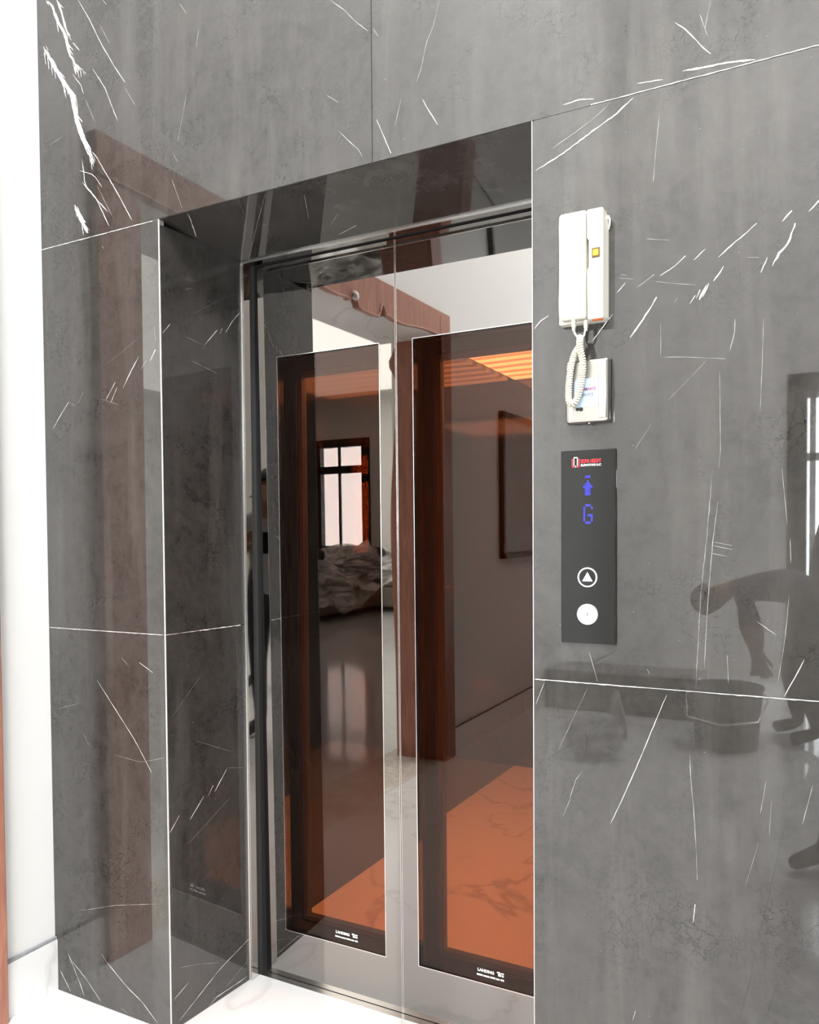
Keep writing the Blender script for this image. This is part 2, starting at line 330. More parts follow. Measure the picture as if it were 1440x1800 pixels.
# ------------------------------------------------------------------ marble veins
VEINS = [
 ('F',7.47,'b',[(-1.452,2.84),(-1.423,2.815),(-1.401,2.761),(-1.373,2.722),(-1.357,2.663),(-1.335,2.63),(-1.299,2.6)]),
 ('F',3.45,'b',[(-1.405,2.825),(-1.388,2.789),(-1.367,2.728),(-1.345,2.69)]),
 ('F',13.8,'b',[(-1.462,2.713),(-1.427,2.656),(-1.382,2.592),(-1.343,2.543),(-1.334,2.479),(-1.307,2.418),(-1.269,2.356)]),
 ('F',9.2,'b',[(-1.354,2.554),(-1.339,2.496),(-1.312,2.435),(-1.28,2.374)]),
 ('F',3.45,'v',[(-1.253,2.352),(-1.216,2.298),(-1.174,2.237),(-1.128,2.164)]),
 ('F',4.02,'v',[(-1.314,2.366),(-1.304,2.294),(-1.261,2.247),(-1.214,2.165)]),
 ('F',10.35,'b',[(-1.346,2.248),(-1.324,2.205),(-1.297,2.161)]),
 ('F',3.45,'v',[(-1.316,2.304),(-1.272,2.257),(-1.218,2.204)]),
 ('F',2.59,'v',[(-1.319,2.798),(-1.281,2.74),(-1.229,2.649),(-1.187,2.585),(-1.146,2.529)]),
 ('F',1.72,'v',[(-1.146,2.514),(-1.111,2.461)]),
 ('F',2.3,'v',[(-1.268,2.6),(-1.221,2.534),(-1.19,2.466),(-1.175,2.436)]),
 ('F',1.72,'v',[(-1.238,2.708),(-1.202,2.649)]),
 ('F',2.3,'v',[(-1.347,2.606),(-1.314,2.566),(-1.304,2.54)]),
 ('F',1.72,'v',[(-1.298,2.524),(-1.261,2.453)]),
 ('F',2.3,'v',[(-1.326,2.338),(-1.27,2.314),(-1.238,2.273)]),
 ('F',1.72,'v',[(-1.26,2.285),(-1.197,2.181)]),
 ('F',1.72,'v',[(-0.496,2.539),(-0.458,2.505),(-0.429,2.471),(-0.396,2.44)]),
 ('F',1.15,'v',[(-0.887,2.592),(-0.897,2.546)]),
 ('F',1.15,'v',[(-0.927,2.456),(-0.963,2.33)]),
 ('F',1.44,'v',[(-0.507,2.329),(-0.476,2.305)]),
 ('F',1.72,'v',[(-0.477,2.242),(-0.446,2.209),(-0.424,2.188),(-0.413,2.169)]),
 ('F',1.44,'v',[(-0.392,2.457),(-0.37,2.42)]),
 ('F',2.01,'v',[(-0.376,2.242),(-0.358,2.201),(-0.34,2.16)]),
 ('F',1.15,'v',[(-0.983,2.313),(-0.964,2.28)]),
 ('F',1.72,'v',[(-0.985,2.241),(-0.952,2.163)]),
 ('F',1.15,'v',[(-0.314,2.27),(-0.329,2.218)]),
 ('F',1.72,'v',[(-1.226,2.769),(-1.21,2.752)]),
 ('F',1.15,'v',[(-0.951,2.675),(-0.928,2.643)]),
 ('F',1.15,'v',[(-1.392,2.446),(-1.446,2.435)]),
 ('S',3.45,'v',[(-0.915,-0.034),(-0.957,0.035),(-1.013,0.117)]),
 ('S',1.44,'v',[(-0.666,-0.018),(-0.806,0.12),(-1.0,0.315)]),
 ('S',1.72,'v',[(-0.523,-0.025),(-0.56,0.014)]),
 ('S',1.72,'v',[(-0.608,0.05),(-0.669,0.154)]),
 ('S',1.72,'v',[(-0.583,0.161),(-0.642,0.211)]),
 ('S',2.3,'v',[(-0.576,0.237),(-0.649,0.263)]),
 ('F',1.44,'v',[(-0.22,2.452),(-0.234,2.403),(-0.251,2.373),(-0.265,2.32),(-0.276,2.296)]),
 ('F',2.01,'v',[(-0.262,2.256),(-0.242,2.221),(-0.225,2.193)]),
 ('F',2.59,'v',[(0.261,2.26),(0.281,2.241),(0.299,2.216),(0.314,2.194),(0.323,2.186)]),
 ('F',2.88,'v',[(0.048,2.165),(0.083,2.167),(0.11,2.161)]),
 ('F',2.3,'v',[(0.192,2.168),(0.239,2.163)]),
 ('F',5.17,'b',[(0.274,2.169),(0.309,2.165),(0.347,2.163),(0.397,2.155)]),
 ('F',1.15,'v',[(0.323,2.282),(0.313,2.234)]),
 ('F',1.15,'v',[(0.304,2.262),(0.318,2.218)]),
 ('F',4.02,'v',[(-0.008,2.05),(0.048,2.071),(0.105,2.099),(0.154,2.122),(0.192,2.149)]),
 ('F',1.72,'v',[(0.025,2.085),(0.082,2.11),(0.127,2.134),(0.149,2.153)]),
 ('F',1.15,'v',[(0.233,2.102),(0.226,2.031),(0.222,1.979)]),
 ('F',2.59,'v',[(0.337,1.82),(0.361,1.839),(0.384,1.855),(0.401,1.869)]),
 ('F',2.01,'v',[(0.234,1.803),(0.26,1.815),(0.28,1.832)]),
 ('F',2.01,'v',[(0.295,1.822),(0.315,1.839)]),
 ('F',1.44,'v',[(0.192,1.788),(0.208,1.797),(0.224,1.807)]),
 ('F',2.01,'v',[(0.154,1.783),(0.171,1.8)]),
 ('F',4.6,'v',[(0.304,1.748),(0.317,1.774)]),
 ('F',2.88,'v',[(0.31,1.752),(0.321,1.776)]),
 ('F',2.3,'v',[(0.299,1.751),(0.306,1.766)]),
 ('F',3.45,'v',[(0.329,1.778),(0.337,1.787),(0.346,1.803)]),
 ('F',2.3,'v',[(0.288,1.743),(0.297,1.757)]),
 ('F',4.02,'v',[(0.179,1.694),(0.208,1.733),(0.229,1.764)]),
 ('F',2.88,'v',[(0.107,1.697),(0.127,1.722),(0.146,1.744)]),
 ('F',2.88,'v',[(0.408,1.781),(0.419,1.806)]),
 ('F',5.17,'v',[(0.426,1.79),(0.438,1.81),(0.451,1.823),(0.463,1.857)]),
 ('F',2.88,'v',[(0.442,1.864),(0.457,1.88)]),
 ('F',3.45,'v',[(0.484,1.873),(0.499,1.889)]),
 ('F',2.3,'v',[(-0.018,1.729),(0.0,1.749),(0.018,1.758)]),
 ('F',1.15,'v',[(0.157,1.811),(0.187,1.804)]),
 ('F',0.86,'v',[(0.208,1.876),(0.254,1.865)]),
 ('F',0.86,'v',[(0.382,1.812),(0.405,1.808)]),
 ('F',1.15,'v',[(0.224,1.794),(0.275,1.781),(0.3,1.776)]),
 ('F',1.44,'v',[(0.16,1.817),(0.173,1.814)]),
 ('F',1.15,'v',[(0.26,1.747),(0.267,1.759)]),
 ('F',1.66,'v',[(0.357,1.649),(0.365,1.681),(0.366,1.706)]),
 ('F',1.04,'v',[(0.339,1.439),(0.342,1.473),(0.34,1.613)]),
 ('F',1.04,'v',[(0.236,1.652),(0.286,1.646),(0.351,1.636)]),
 ('F',1.42,'f',[(0.188,1.482),(0.219,1.528)]),
 ('F',1.42,'f',[(0.249,1.57),(0.27,1.59),(0.319,1.638)]),
 ('F',1.04,'v',[(0.408,1.535),(0.411,1.614),(0.413,1.7)]),
 ('F',2.84,'f',[(0.3,1.024),(0.308,1.199),(0.32,1.328),(0.328,1.435)]),
 ('F',1.42,'v',[(0.315,1.069),(0.32,1.178),(0.329,1.303),(0.338,1.379)]),
 ('F',1.89,'v',[(0.446,1.022),(0.482,1.099)]),
 ('F',0.95,'v',[(0.453,1.335),(0.444,1.434)]),
 ('F',0.95,'v',[(0.33,1.305),(0.362,1.298)]),
 ('F',0.95,'v',[(0.33,1.298),(0.363,1.291)]),
 ('F',0.95,'v',[(0.326,1.284),(0.356,1.278)]),
 ('F',1.66,'v',[(0.404,1.162),(0.435,1.14)]),
 ('F',1.66,'v',[(0.458,1.31),(0.459,1.267)]),
 ('F',0.95,'v',[(0.357,1.046),(0.355,1.098)]),
 ('F',1.18,'v',[(0.439,1.053),(0.45,1.128),(0.457,1.212)]),
 ('F',0.71,'v',[(0.236,1.654),(0.236,1.715)]),
 ('F',1.57,'v',[(0.29,0.908),(0.292,0.859),(0.298,0.797),(0.302,0.727)]),
 ('F',1.12,'v',[(0.421,0.876),(0.412,0.815)]),
 ('F',1.79,'d',[(0.377,0.428),(0.395,0.498),(0.404,0.558)]),
 ('F',0.89,'d',[(0.404,0.558),(0.424,0.656),(0.452,0.801)]),
 ('F',1.79,'v',[(0.297,0.591),(0.3,0.626)]),
 ('F',1.34,'f',[(0.387,0.676),(0.398,0.719),(0.409,0.762)]),
 ('F',1.34,'v',[(0.48,0.806),(0.496,0.878)]),
 ('F',1.34,'v',[(0.184,0.37),(0.19,0.393)]),
 ('F',1.79,'d',[(0.443,0.519),(0.425,0.449)]),
 ('F',0.89,'v',[(0.302,0.727),(0.304,0.673)]),
 ('F',1.34,'f',[(0.43,0.845),(0.427,0.777)]),
 ('F',1.57,'v',[(-0.011,0.974),(0.0,1.004),(0.012,1.032)]),
 ('F',1.79,'f',[(0.036,0.886),(0.065,0.949),(0.101,1.027)]),
 ('F',1.79,'v',[(0.142,0.754),(0.166,0.808),(0.2,0.892),(0.229,0.968),(0.251,1.024)]),
 ('F',1.34,'v',[(0.099,1.09),(0.105,1.07),(0.116,1.032)]),
 ('F',1.57,'d',[(0.012,0.865),(0.033,0.881),(0.058,0.897)]),
 ('F',1.12,'d',[(0.092,0.934),(0.095,0.913),(0.093,0.886)]),
 ('F',1.34,'v',[(0.06,0.792),(0.072,0.83),(0.085,0.849)]),
 ('F',0.89,'v',[(0.046,0.754),(0.062,0.793)]),
 ('F',2.01,'v',[(0.212,1.062),(0.216,1.054)]),
 ('F',2.04,'v',[(-1.293,0.926),(-1.22,0.848),(-1.154,0.778),(-1.09,0.693)]),
 ('F',2.04,'v',[(-1.13,0.987),(-1.08,0.963)]),
 ('F',1.02,'v',[(-1.197,0.996),(-1.164,0.971)]),
 ('F',1.02,'v',[(-1.358,0.777),(-1.328,0.737)]),
 ('F',1.53,'v',[(-1.388,0.255),(-1.325,0.273),(-1.243,0.3),(-1.08,0.338)]),
 ('F',2.56,'v',[(-1.434,0.119),(-1.393,0.055),(-1.368,0.01)]),
 ('F',2.04,'v',[(-1.419,0.101),(-1.361,0.063),(-1.301,0.013)]),
 ('F',2.56,'v',[(-1.468,0.059),(-1.426,0.009)]),
 ('F',2.56,'v',[(-1.278,0.135),(-1.2,0.083),(-1.142,0.056),(-1.082,0.011)]),
 ('F',1.53,'v',[(-1.221,0.017),(-1.196,0.006)]),
 ('F',1.02,'v',[(-1.468,0.828),(-1.361,0.856)]),
 ('F',1.28,'v',[(-1.297,0.152),(-1.258,0.118)]),
 ('F',2.04,'d',[(-1.201,0.408),(-1.262,0.339)]),
 ('F',2.56,'d',[(-1.162,0.444),(-1.211,0.417)]),
 ('F',1.02,'v',[(-1.233,0.724),(-1.127,0.716),(-1.034,0.741)]),
 ('R',2.56,'v',[(0.005,0.537),(0.038,0.574)]),
 ('R',3.07,'v',[(0.076,0.552),(0.127,0.601)]),
 ('R',2.56,'v',[(0.142,0.596),(0.163,0.623)]),
 ('R',3.07,'v',[(0.168,0.603),(0.217,0.656)]),
 ('R',1.02,'v',[(0.065,0.486),(0.177,0.543),(0.231,0.57)]),
 ('R',3.07,'v',[(0.079,-0.017),(0.166,0.015),(0.254,0.015),(0.341,0.019)]),
 ('R',2.56,'v',[(0.026,0.017),(0.178,0.089),(0.343,0.139)]),
 ('R',2.56,'v',[(0.253,-0.03),(0.341,0.015)]),
 ('R',1.28,'v',[(0.025,0.163),(0.107,0.138),(0.179,0.107)]),
 ('R',2.04,'v',[(0.009,0.084),(0.062,0.106)]),
 ('R',1.02,'v',[(0.217,0.659),(0.283,0.644)]),
 ('R',2.04,'f',[(0.016,0.843),(0.124,0.941)]),
 ('R',2.56,'f',[(0.1,0.763),(0.234,0.703)]),
 ('R',1.53,'v',[(0.199,0.024),(0.312,0.071)]),
 ('F',1.82,'v',[(-1.457,1.635),(-1.428,1.667),(-1.386,1.708)]),
 ('F',1.21,'v',[(-1.35,1.699),(-1.328,1.728)]),
 ('F',1.82,'v',[(-1.239,1.7),(-1.201,1.745)]),
 ('F',1.82,'v',[(-1.219,1.692),(-1.195,1.73)]),
 ('F',2.73,'v',[(-1.173,1.726),(-1.147,1.762),(-1.112,1.804)]),
 ('F',1.21,'v',[(-1.108,1.766),(-1.085,1.791)]),
 ('F',2.73,'v',[(-1.072,1.787),(-1.052,1.815)]),
 ('F',1.52,'v',[(-1.044,1.806),(-1.034,1.82)]),
 ('F',1.21,'f',[(-1.237,1.797),(-1.176,1.821),(-1.095,1.863)]),
 ('F',0.91,'v',[(-1.263,1.706),(-1.191,1.683)]),
 ('F',0.61,'v',[(-1.386,1.706),(-1.359,1.693)]),
 ('F',3.03,'f',[(-1.054,1.877),(-1.051,1.838)]),
 ('F',3.03,'v',[(-1.243,2.117),(-1.238,2.11)]),
 ('R',1.82,'v',[(-0.0,1.849),(0.033,1.887)]),
 ('R',2.43,'v',[(0.154,1.855),(0.204,1.908)]),
 ('R',1.82,'v',[(0.213,1.897),(0.223,1.916)]),
 ('R',3.03,'v',[(0.235,1.906),(0.265,1.947),(0.292,1.975)]),
 ('R',0.91,'v',[(0.088,1.864),(0.142,1.855)]),
 ('R',3.03,'f',[(0.103,1.804),(0.198,1.785)]),
 ('R',1.21,'f',[(0.106,1.927),(0.228,2.002),(0.327,2.05)]),
 ('R',0.91,'v',[(0.148,1.842),(0.154,1.855)]),
 ('R',2.43,'f',[(0.085,1.99),(0.113,2.001)]),
]

EPS = [0.0]     # every strip lies a hair prouder than the last, so crossing strips never share a plane
def ribbon(mb, pts, wdt, m, place, taper=True):
    """a thin inlaid strip along a 2D polyline; place(u, v) gives the 3D point just proud of the slab"""
    q = []
    for i in range(len(pts)-1):
        a, b = Vector(pts[i]), Vector(pts[i+1]); n = max(1, int((b-a).length/.006))
        for k in range(n): q.append(a.lerp(b, k/n))
    q.append(Vector(pts[-1])); n = len(q)
    if n < 2: return
    EPS[0] = (EPS[0]+1.3e-5) % 9e-4
    i = mb.mi(m); L = []; ph = rnd.random()*9
    for k, p in enumerate(q):
        d = (q[min(k+1, n-1)]-q[max(k-1, 0)])
        d = d.normalized() if d.length > 0 else Vector((1, 0)); nn = Vector((-d.y, d.x))
        t = k/(n-1); tp = min(1, 6*t+.2, 6*(1-t)+.2) if taper else 1
        w_ = wdt*.5*tp*(.75+.45*math.sin(k*.9+ph)*math.sin(k*.37+ph*2)+.25*rnd.random())
        j = nn*(rnd.random()-.5)*wdt*.5
        L.append((mb.bm.verts.new(place(*(p+j+nn*w_))), mb.bm.verts.new(place(*(p+j-nn*w_)))))
    for k in range(n-1):
        try: f = mb.bm.faces.new((L[k][0], L[k+1][0], L[k+1][1], L[k][1])); f.material_index = i
        except ValueError: pass
def runs(pts, lo, hi):
    """pieces of a polyline inside the rectangle lo-hi"""
    q = []
    for i in range(len(pts)-1):
        a, b = Vector(pts[i]), Vector(pts[i+1]); n = max(1, int((b-a).length/.008))
        for k in range(n): q.append(a.lerp(b, k/n))
    q.append(Vector(pts[-1])); out, cur = [], []
    for p in q:
        if lo[0] < p.x < hi[0] and lo[1] < p.y < hi[1]: cur.append(p)
        else:
            if len(cur) > 1: out.append(cur)
            cur = []
    if len(cur) > 1: out.append(cur)
    return out
def lay_veins(mb, surf, lo, hi, place):
    for s, wd, kind, pts in VEINS:
        if s != surf: continue
        for r in runs(pts, lo, hi):
            m = {'v': VEIN if wd > 1.75 else MIDV, 'b': VEIN, 'f': FAINT, 'd': DARKV}[kind]
            if kind == 'b':
                st = max(3, int(wd/1.3)); half = wd/1000*.5
                ribbon(mb, [(p.x+(rnd.random()-.5)*half*.4, p.y) for p in r[::2]], wd/1000*.55, m, place)
                for k in range(st):
                    off = (k/(st-1)-.5)*2*half if st > 1 else 0
                    nr = len(r); a = int(rnd.random()*nr*.35); b = nr-int(rnd.random()*nr*.35)
                    seg = [(p.x+off+(rnd.random()-.5)*half*.7, p.y+(rnd.random()-.5)*half*.5) for p in r[a:b:2]]
                    if len(seg) > 1: ribbon(mb, seg, .0013+.0020*rnd.random(), m, place)
                for k in range(int(len(r)*1.1)):
                    p = r[int(rnd.random()*len(r))]; l = .012+.03*rnd.random(); an = -1.1+.7*(rnd.random()-.5)
                    o_ = (rnd.random()-.5)*2.4*half
                    seg = [(p.x+o_, p.y), (p.x+o_+math.cos(an)*l, p.y+math.sin(an)*l)]
                    if all(lo[0] < x < hi[0] and lo[1] < y < hi[1] for x, y in seg): ribbon(mb, seg, .0012+.001*rnd.random(), m, place)
            else: ribbon(mb, [(p.x, p.y) for p in r[::2]]+[(r[-1].x, r[-1].y)], max(.0006, wd/1000*.62), m, place)

# ------------------------------------------------------------------ the setting
XC, X0, XI, X1, D, DM = -1.49, -1.034, -1.014, -.016, .30, .345
ZT, ZTI, ZJ, ZJR, XM = 2.15, 2.122, 1.0653, 1.0265, -.3877
XR, YB, ZC = 4.8, -6.6, 7.2
m_ = MB(); m_.box((XC, YB, -.08), (XR, D+.036, 0), FLOORM)
m_.box((-9.6, -10.2, -.08), (-1.85, .6, 0), FLOORM)
fl = m_.obj('floor'); struct(fl, 'glossy white marble floor in front of the elevator', 'floor')
# tile joints laid in the floor, and the threshold under the wooden portal
m_ = MB()
m_.box((-1.85, -2.0, -.08), (XC, -.173, 0.0005), THRESH)
th = m_.obj('trim_1'); struct(th, 'beige marble threshold in the floor under the wooden portal', 'threshold')
m_ = MB(); m_.box((XC, YB, ZC), (XR, .3, ZC+.1), PAINT); struct(m_.obj('ceiling'), 'white lobby ceiling high above', 'ceiling')
m_ = MB(); m_.box((-9.6, -10.2, 3.7), (-1.86, .6, 3.8), WARMP); struct(m_.obj('ceiling_living'), 'cream ceiling of the living room behind the portal', 'ceiling')

# marble-clad elevator wall: backing with slabs as its parts
m_ = MB()
m_.box((XC, .022, 0), (X0-.02, .30, ZC), DKBACK); m_.box((X0-.02, .022, ZT+.02), (X1+.02, .30, ZC), DKBACK); m_.box((X1+.02, .022, 0), (XR, .30, ZC), DKBACK)
m_.box((XC, .0025, 0), (X0-.004, .022, ZC), GROUT)
m_.box((X0-.004, .0025, ZT+.004), (X1+.004, .022, ZC), DKBACK); m_.box((X1+.004, .0025, 0), (XR, .022, ZC), GROUT)
wf = m_.obj('wall_front'); struct(wf, 'gray veined marble wall that frames the elevator doorway', 'wall')
g = .0009
def slab(x0, x1, z0, z1, bright=()):
    mb = MB(); mb.box((x0+g, 0, z0+g), (x1-g, .0024, z1-g), GRAY)
    lay_veins(mb, 'F', (x0+.003, z0+.003), (x1-.003, z1-.003), lambda u, v: (u, -.0003-EPS[0], v))
    for (a, b, wd) in bright: ribbon(mb, [a, b], wd, VEIN, lambda u, v: (u, -.0013, v), taper=False)
    o = mb.obj('marble_slab'); return sub(o, wf)
slab(XC, X0, ZJ, ZT, [((XC+.003, ZT-.0015), (X0-.02, ZT-.0015), .0018)]); slab(XC, X0, 0, ZJ, [((XC+.01, ZJ), (X0-.01, ZJ), .0015)])
slab(XC, XM, ZT, 3.35); slab(XM, 1.3, ZT, 3.35, [((X1+.12, ZT+.001), (1.29, ZT+.001), .0016)]); slab(1.3, 3.0, ZT, 3.35); slab(3.0, XR, ZT, 3.35)
slab(XC, XM, 3.35, 5.2); slab(XM, 1.3, 3.35, 5.2); slab(1.3, XR, 3.35, 5.2); slab(XC, XM, 5.2, ZC); slab(XM, 1.3, 5.2, ZC); slab(1.3, XR, 5.2, ZC)
slab(X1, 1.3, ZJR, ZT); slab(1.3, 3.0, ZJR, ZT); slab(3.0, XR, ZJR, ZT)
slab(X1, 1.3, 0, ZJR, [((X1+.004, ZJR), (.19, ZJR), .0018), ((.19, ZJR), (.34, ZJR), .0009), ((.34, ZJR), (1.29, ZJR), .0016)]); slab(1.3, 3.0, 0, ZJR); slab(3.0, XR, 0, ZJR)
# reveal slabs
def reveal(name, z0, z1):
    mb = MB(); mb.prism([(X0, .0026), (XI, D), (XI-.02, D), (X0-.02, .0026)], 2, z0+g, z1-g, GRAY)
    k = (XI-X0)/D
    lay_veins(mb, 'R', (.004, z0+.003), (D-.004, z1-.003), lambda u, v: (X0+k*u+.0003+EPS[0], u, v))
    if z0 > 0: ribbon(mb, [(.004, ZJ), (.12, ZJ)], .0012, VEIN, lambda u, v: (X0+k*u+.0013, u, v), taper=False); ribbon(mb, [(.12, ZJ), (D-.02, ZJ)], .0024, VEIN, lambda u, v: (X0+k*u+.0013, u, v), taper=False)
    return mb.obj(name)
m_ = MB(); m_.box((X0-.045, .02, 0), (X0-.021, D+.2, ZT), DKBACK); rv = m_.obj('trim_2'); struct(rv, 'dark gray marble side return on the left of the doorway', 'door reveal')
sub(reveal('marble_slab', ZJ, ZT-.012), rv); sub(reveal('marble_slab', 0, ZJ), rv)
m_ = MB(); m_.box((X0-.0016, -.0004, .0), (X0+.0008, .0026, ZT), GROUT); sub(m_.obj('edge_joint'), rv)
m_ = MB(); m_.prism([(.0026, ZT), (D, ZTI), (D, ZTI+.02), (.0026, ZT+.02)], 0, X0, X1, GRAY)
ks = (ZTI-ZT)/D
lay_veins(m_, 'S', (X0+.01, .003), (X1-.01, D-.003), lambda u, v: (u, v, ZT+ks*v-.0003-EPS[0]))
so = m_.obj('trim_3'); struct(so, 'dark marble soffit over the elevator doors', 'door head')
m_ = MB(); m_.prism([(X1, .0025), (X1, D), (X1+.02, D), (X1+.02, .0025)], 2, 0, ZT, GRAY); struct(m_.obj('trim_4'), 'marble side return on the right of the doorway', 'door reveal')
m_ = MB(); m_.box((X1-.0008, -.0004, 0), (X1+.0006, .0024, ZT), GROUT); sub(m_.obj('edge_joint'), bpy.data.objects['trim_4'])

# left wall with the wooden portal in it
YA, YZ, PT, PH = -.173, -2.0, -1.85, 2.54
m_ = MB()
m_.box((PT, YA, 0), (XC, .6, ZC), PAINT); m_.box((PT, YZ, PH), (XC, YA, ZC), PAINT); m_.box((PT, -10.2, 0), (XC, YZ, ZC), PAINT)
struct(m_.obj('wall_left'), 'white painted wall left of the marble column', 'wall')
m_ = MB(); m_.box((XC, YA+.001, 0), (XC+.012, -.0008, .150), BASEM); m_.box((XC, YA+.001, .150), (XC+.010, -.0008, .158), simple('gray_joint', (.3, .31, .33), .6, noise=.4, scale=60))
struct(m_.obj('baseboard_left'), 'white marble baseboard under the white wall by the column', 'baseboard')
m_ = MB(); m_.box((XC, YB, 0), (XC+.012, YZ-.002, .15), BASEM); m_.box((XC, YB, .15), (XC+.01, YZ-.002, .157), simple('gray_joint_2', (.12, .12, .12), .6)); struct(m_.obj('baseboard_left_2'), 'white marble baseboard beyond the wooden portal', 'baseboard')
# lobby back wall with the entrance opening
EX0, EX1, EZ = .26, 1.95, 2.62
m_ = MB(); m_.box((XC, YB-.2, 0), (EX0, YB, ZC), PAINT); m_.box((EX1, YB-.2, 0), (3.55, YB, ZC), PAINT); m_.box((EX0, YB-.2, EZ), (EX1, YB, ZC), PAINT)
m_.box((4.15, YB-.2, 0), (XR, YB, ZC), PAINT); m_.box((3.55, YB-.2, 0), (4.15, YB, 2.5), PAINT); m_.box((3.55, YB-.2, 3.05), (4.15, YB, ZC), PAINT)
struct(m_.obj('wall_back'), 'white lobby wall with the bright entrance', 'wall')
m_ = MB(); m_.box((XR, YB, 0), (XR+.1, .3, ZC), simple('gray_paint', (.3, .295, .29), .6)); struct(m_.obj('wall_right'), 'gray wall at the far right of the lobby', 'wall')
m_ = MB()
m_.box((EX0-.16, YB-.02, 0), (EX0, YB+.03, EZ+.16), ENTM); m_.box((EX1, YB-.02, 0), (EX1+.16, YB+.03, EZ+.16), ENTM); m_.box((EX0-.16, YB-.02, EZ), (EX1+.16, YB+.03, EZ+.16), ENTM)
dr = m_.obj('door_1'); struct(dr, 'bright entrance with a dark marble surround', 'door')
m_ = MB()
for x in (EX0+.02, 1.1, EX1-.06): m_.box((x, YB-.12, 0), (x+.05, YB-.07, EZ), PAINT)
m_.box((EX0, YB-.12, 2.0), (EX1, YB-.07, 2.07), PAINT); m_.box((EX0, YB-.12, EZ-.05), (EX1, YB-.07, EZ), PAINT)
sub(m_.obj('door_frame'), dr)
m_ = MB(); m_.box((EX0+.03, YB-.1, 0.02), (EX1-.03, YB-.092, EZ-.03), WINGLASS); sub(m_.obj('glass_pane'), dr)
m_ = MB(); m_.box((3.5, YB-.02, 2.45), (4.2, YB+.02, 2.5), ENTM); m_.box((3.5, YB-.02, 3.05), (4.2, YB+.02, 3.1), ENTM); m_.box((3.5, YB-.02, 2.5), (3.55, YB+.02, 3.05), ENTM); m_.box((4.15, YB-.02, 2.5), (4.2, YB+.02, 3.05), ENTM)
w2 = m_.obj('window_2'); struct(w2, 'small high window in the lobby wall', 'window')
m_ = MB(); m_.box((3.55, YB-.1, 2.5), (4.15, YB-.094, 3.05), WINGLASS); sub(m_.obj('glass_pane'), w2)
# living room shell
WX0, WX1, WZ0, WZ1 = -8.5, -6.85, 1.0, 2.9
m_ = MB(); m_.box((-9.6, -10.2, 0), (WX0, -10, 3.7), WARMP); m_.box((WX1, -10.2, 0), (-1.85, -10, 3.7), WARMP); m_.box((WX0, -10.2, 0), (WX1, -10, WZ0), WARMP); m_.box((WX0, -10.2, WZ1), (WX1, -10, 3.7), WARMP)
struct(m_.obj('wall_living_back'), 'beige living room wall with the window', 'wall')
m_ = MB(); m_.box((-9.7, -10.2, 0), (-9.6, .6, 3.7), WARMP); m_.box((-9.7, .6, 0), (-1.49, .7, 3.7), WARMP); struct(m_.obj('wall_living_left'), 'beige outer walls of the living room', 'wall')
m_ = MB()
for a, b in (((WX0-.02, WZ0), (WX0+.1, WZ1)), ((WX1-.1, WZ0), (WX1+.06, WZ1+.06)), ((WX0, WZ1-.08), (WX1, WZ1+.06)), ((WX0, WZ0-.04), (WX1, WZ0+.05)), ((-8.02, WZ0), (-7.82, WZ1)), ((-7.45, WZ0), (-7.41, WZ1)), ((WX0, 2.35), (WX1, 2.48))):
    m_.box((a[0], -10.03 if b[0]-a[0] < .06 else -10.09, a[1]), (b[0], -9.99 if b[0]-a[0] < .06 else -9.97, b[1]), BLACK)
wn = m_.obj('window_1'); struct(wn, 'black framed living room window full of daylight', 'window')
m_ = MB(); m_.box((WX0, -10.06, WZ0), (WX1, -10.054, WZ1), WINGLASS); sub(m_.obj('glass_pane'), wn)

# ------------------------------------------------------------------ wooden portal
t = thing('wooden_portal', 'reddish brown wooden door portal with wavy carved edges in the left wall', 'door frame', (-1.67, -1.08, 0)); t['kind'] = 'structure'
def wavy(z):    # carved edge of the inner jamb lining
    return .045*math.sin((z-.2)*2.0) * math.exp(-((z-1.9)/.9)**2) + .055*math.exp(-((z-2.30)/.07)**2)
for y0, y1 in ((YA-.175, YA-.0005), (YZ+.0005, YZ+.13)):
    mb = MB(); N = 60
    pts = [(XC+.02, 0)]+[(XC+.02, PH-.1)]+[(-1.775-wavy(PH*(1-k/N)*.96), (PH-.1)*(1-k/N)) for k in range(N+1)]
    mb.prism(pts, 1, y0, y1, WOOD); mb.obj('post', t)
    mb = MB(); mb.box((XC+.02, y0, 0), (XC+.032, y1, PH+.0), WOOD, .003); mb.obj('post_face', t)
mb = MB(); N = 100; mid = (YA+YZ)/2; pts = [(YZ, PH+.02), (YA, PH+.02)]
def fascia(y):
    d = abs(y-mid); z = PH-.11
    z -= .035*math.exp(-((d-.30)/.22)**2)
    if d < .18: z = PH-.165+.075*math.exp(-((d-.135)/.026)**2)
    return z
for k in range(N+1):
    y = YA+(YZ-YA)*k/N; pts.append((y, fascia(y)))
mb.prism(pts, 0, XC+.0005, XC+.03, WOOD); mb.obj('carved_head', t)
mb = MB()
mb.tube([(XC+.03, YA+(YZ-YA)*k/N, fascia(YA+(YZ-YA)*k/N)) for k in range(N+1)], .007, WOOD, 8); mb.obj('bead_moulding', t)
mb = MB(); mb.lathe([(.0, 0), (.016, .0), (.022, .010), (.016, .022), (.0, .026)], (0, 0, 0), KNOB, 20)
o = mb.obj('knob', t); o.matrix_parent_inverse = Matrix.Translation(-t.location) @ Matrix.Translation((XC+.03, mid+.135, PH-.12)) @ Matrix.Rotation(math.pi/2, 4, 'Y')
mb = MB(); mb.box((PT, YZ+.13, PH-.12), (XC, YA-.175, PH), BASEM); mb.obj('soffit_panel', t)

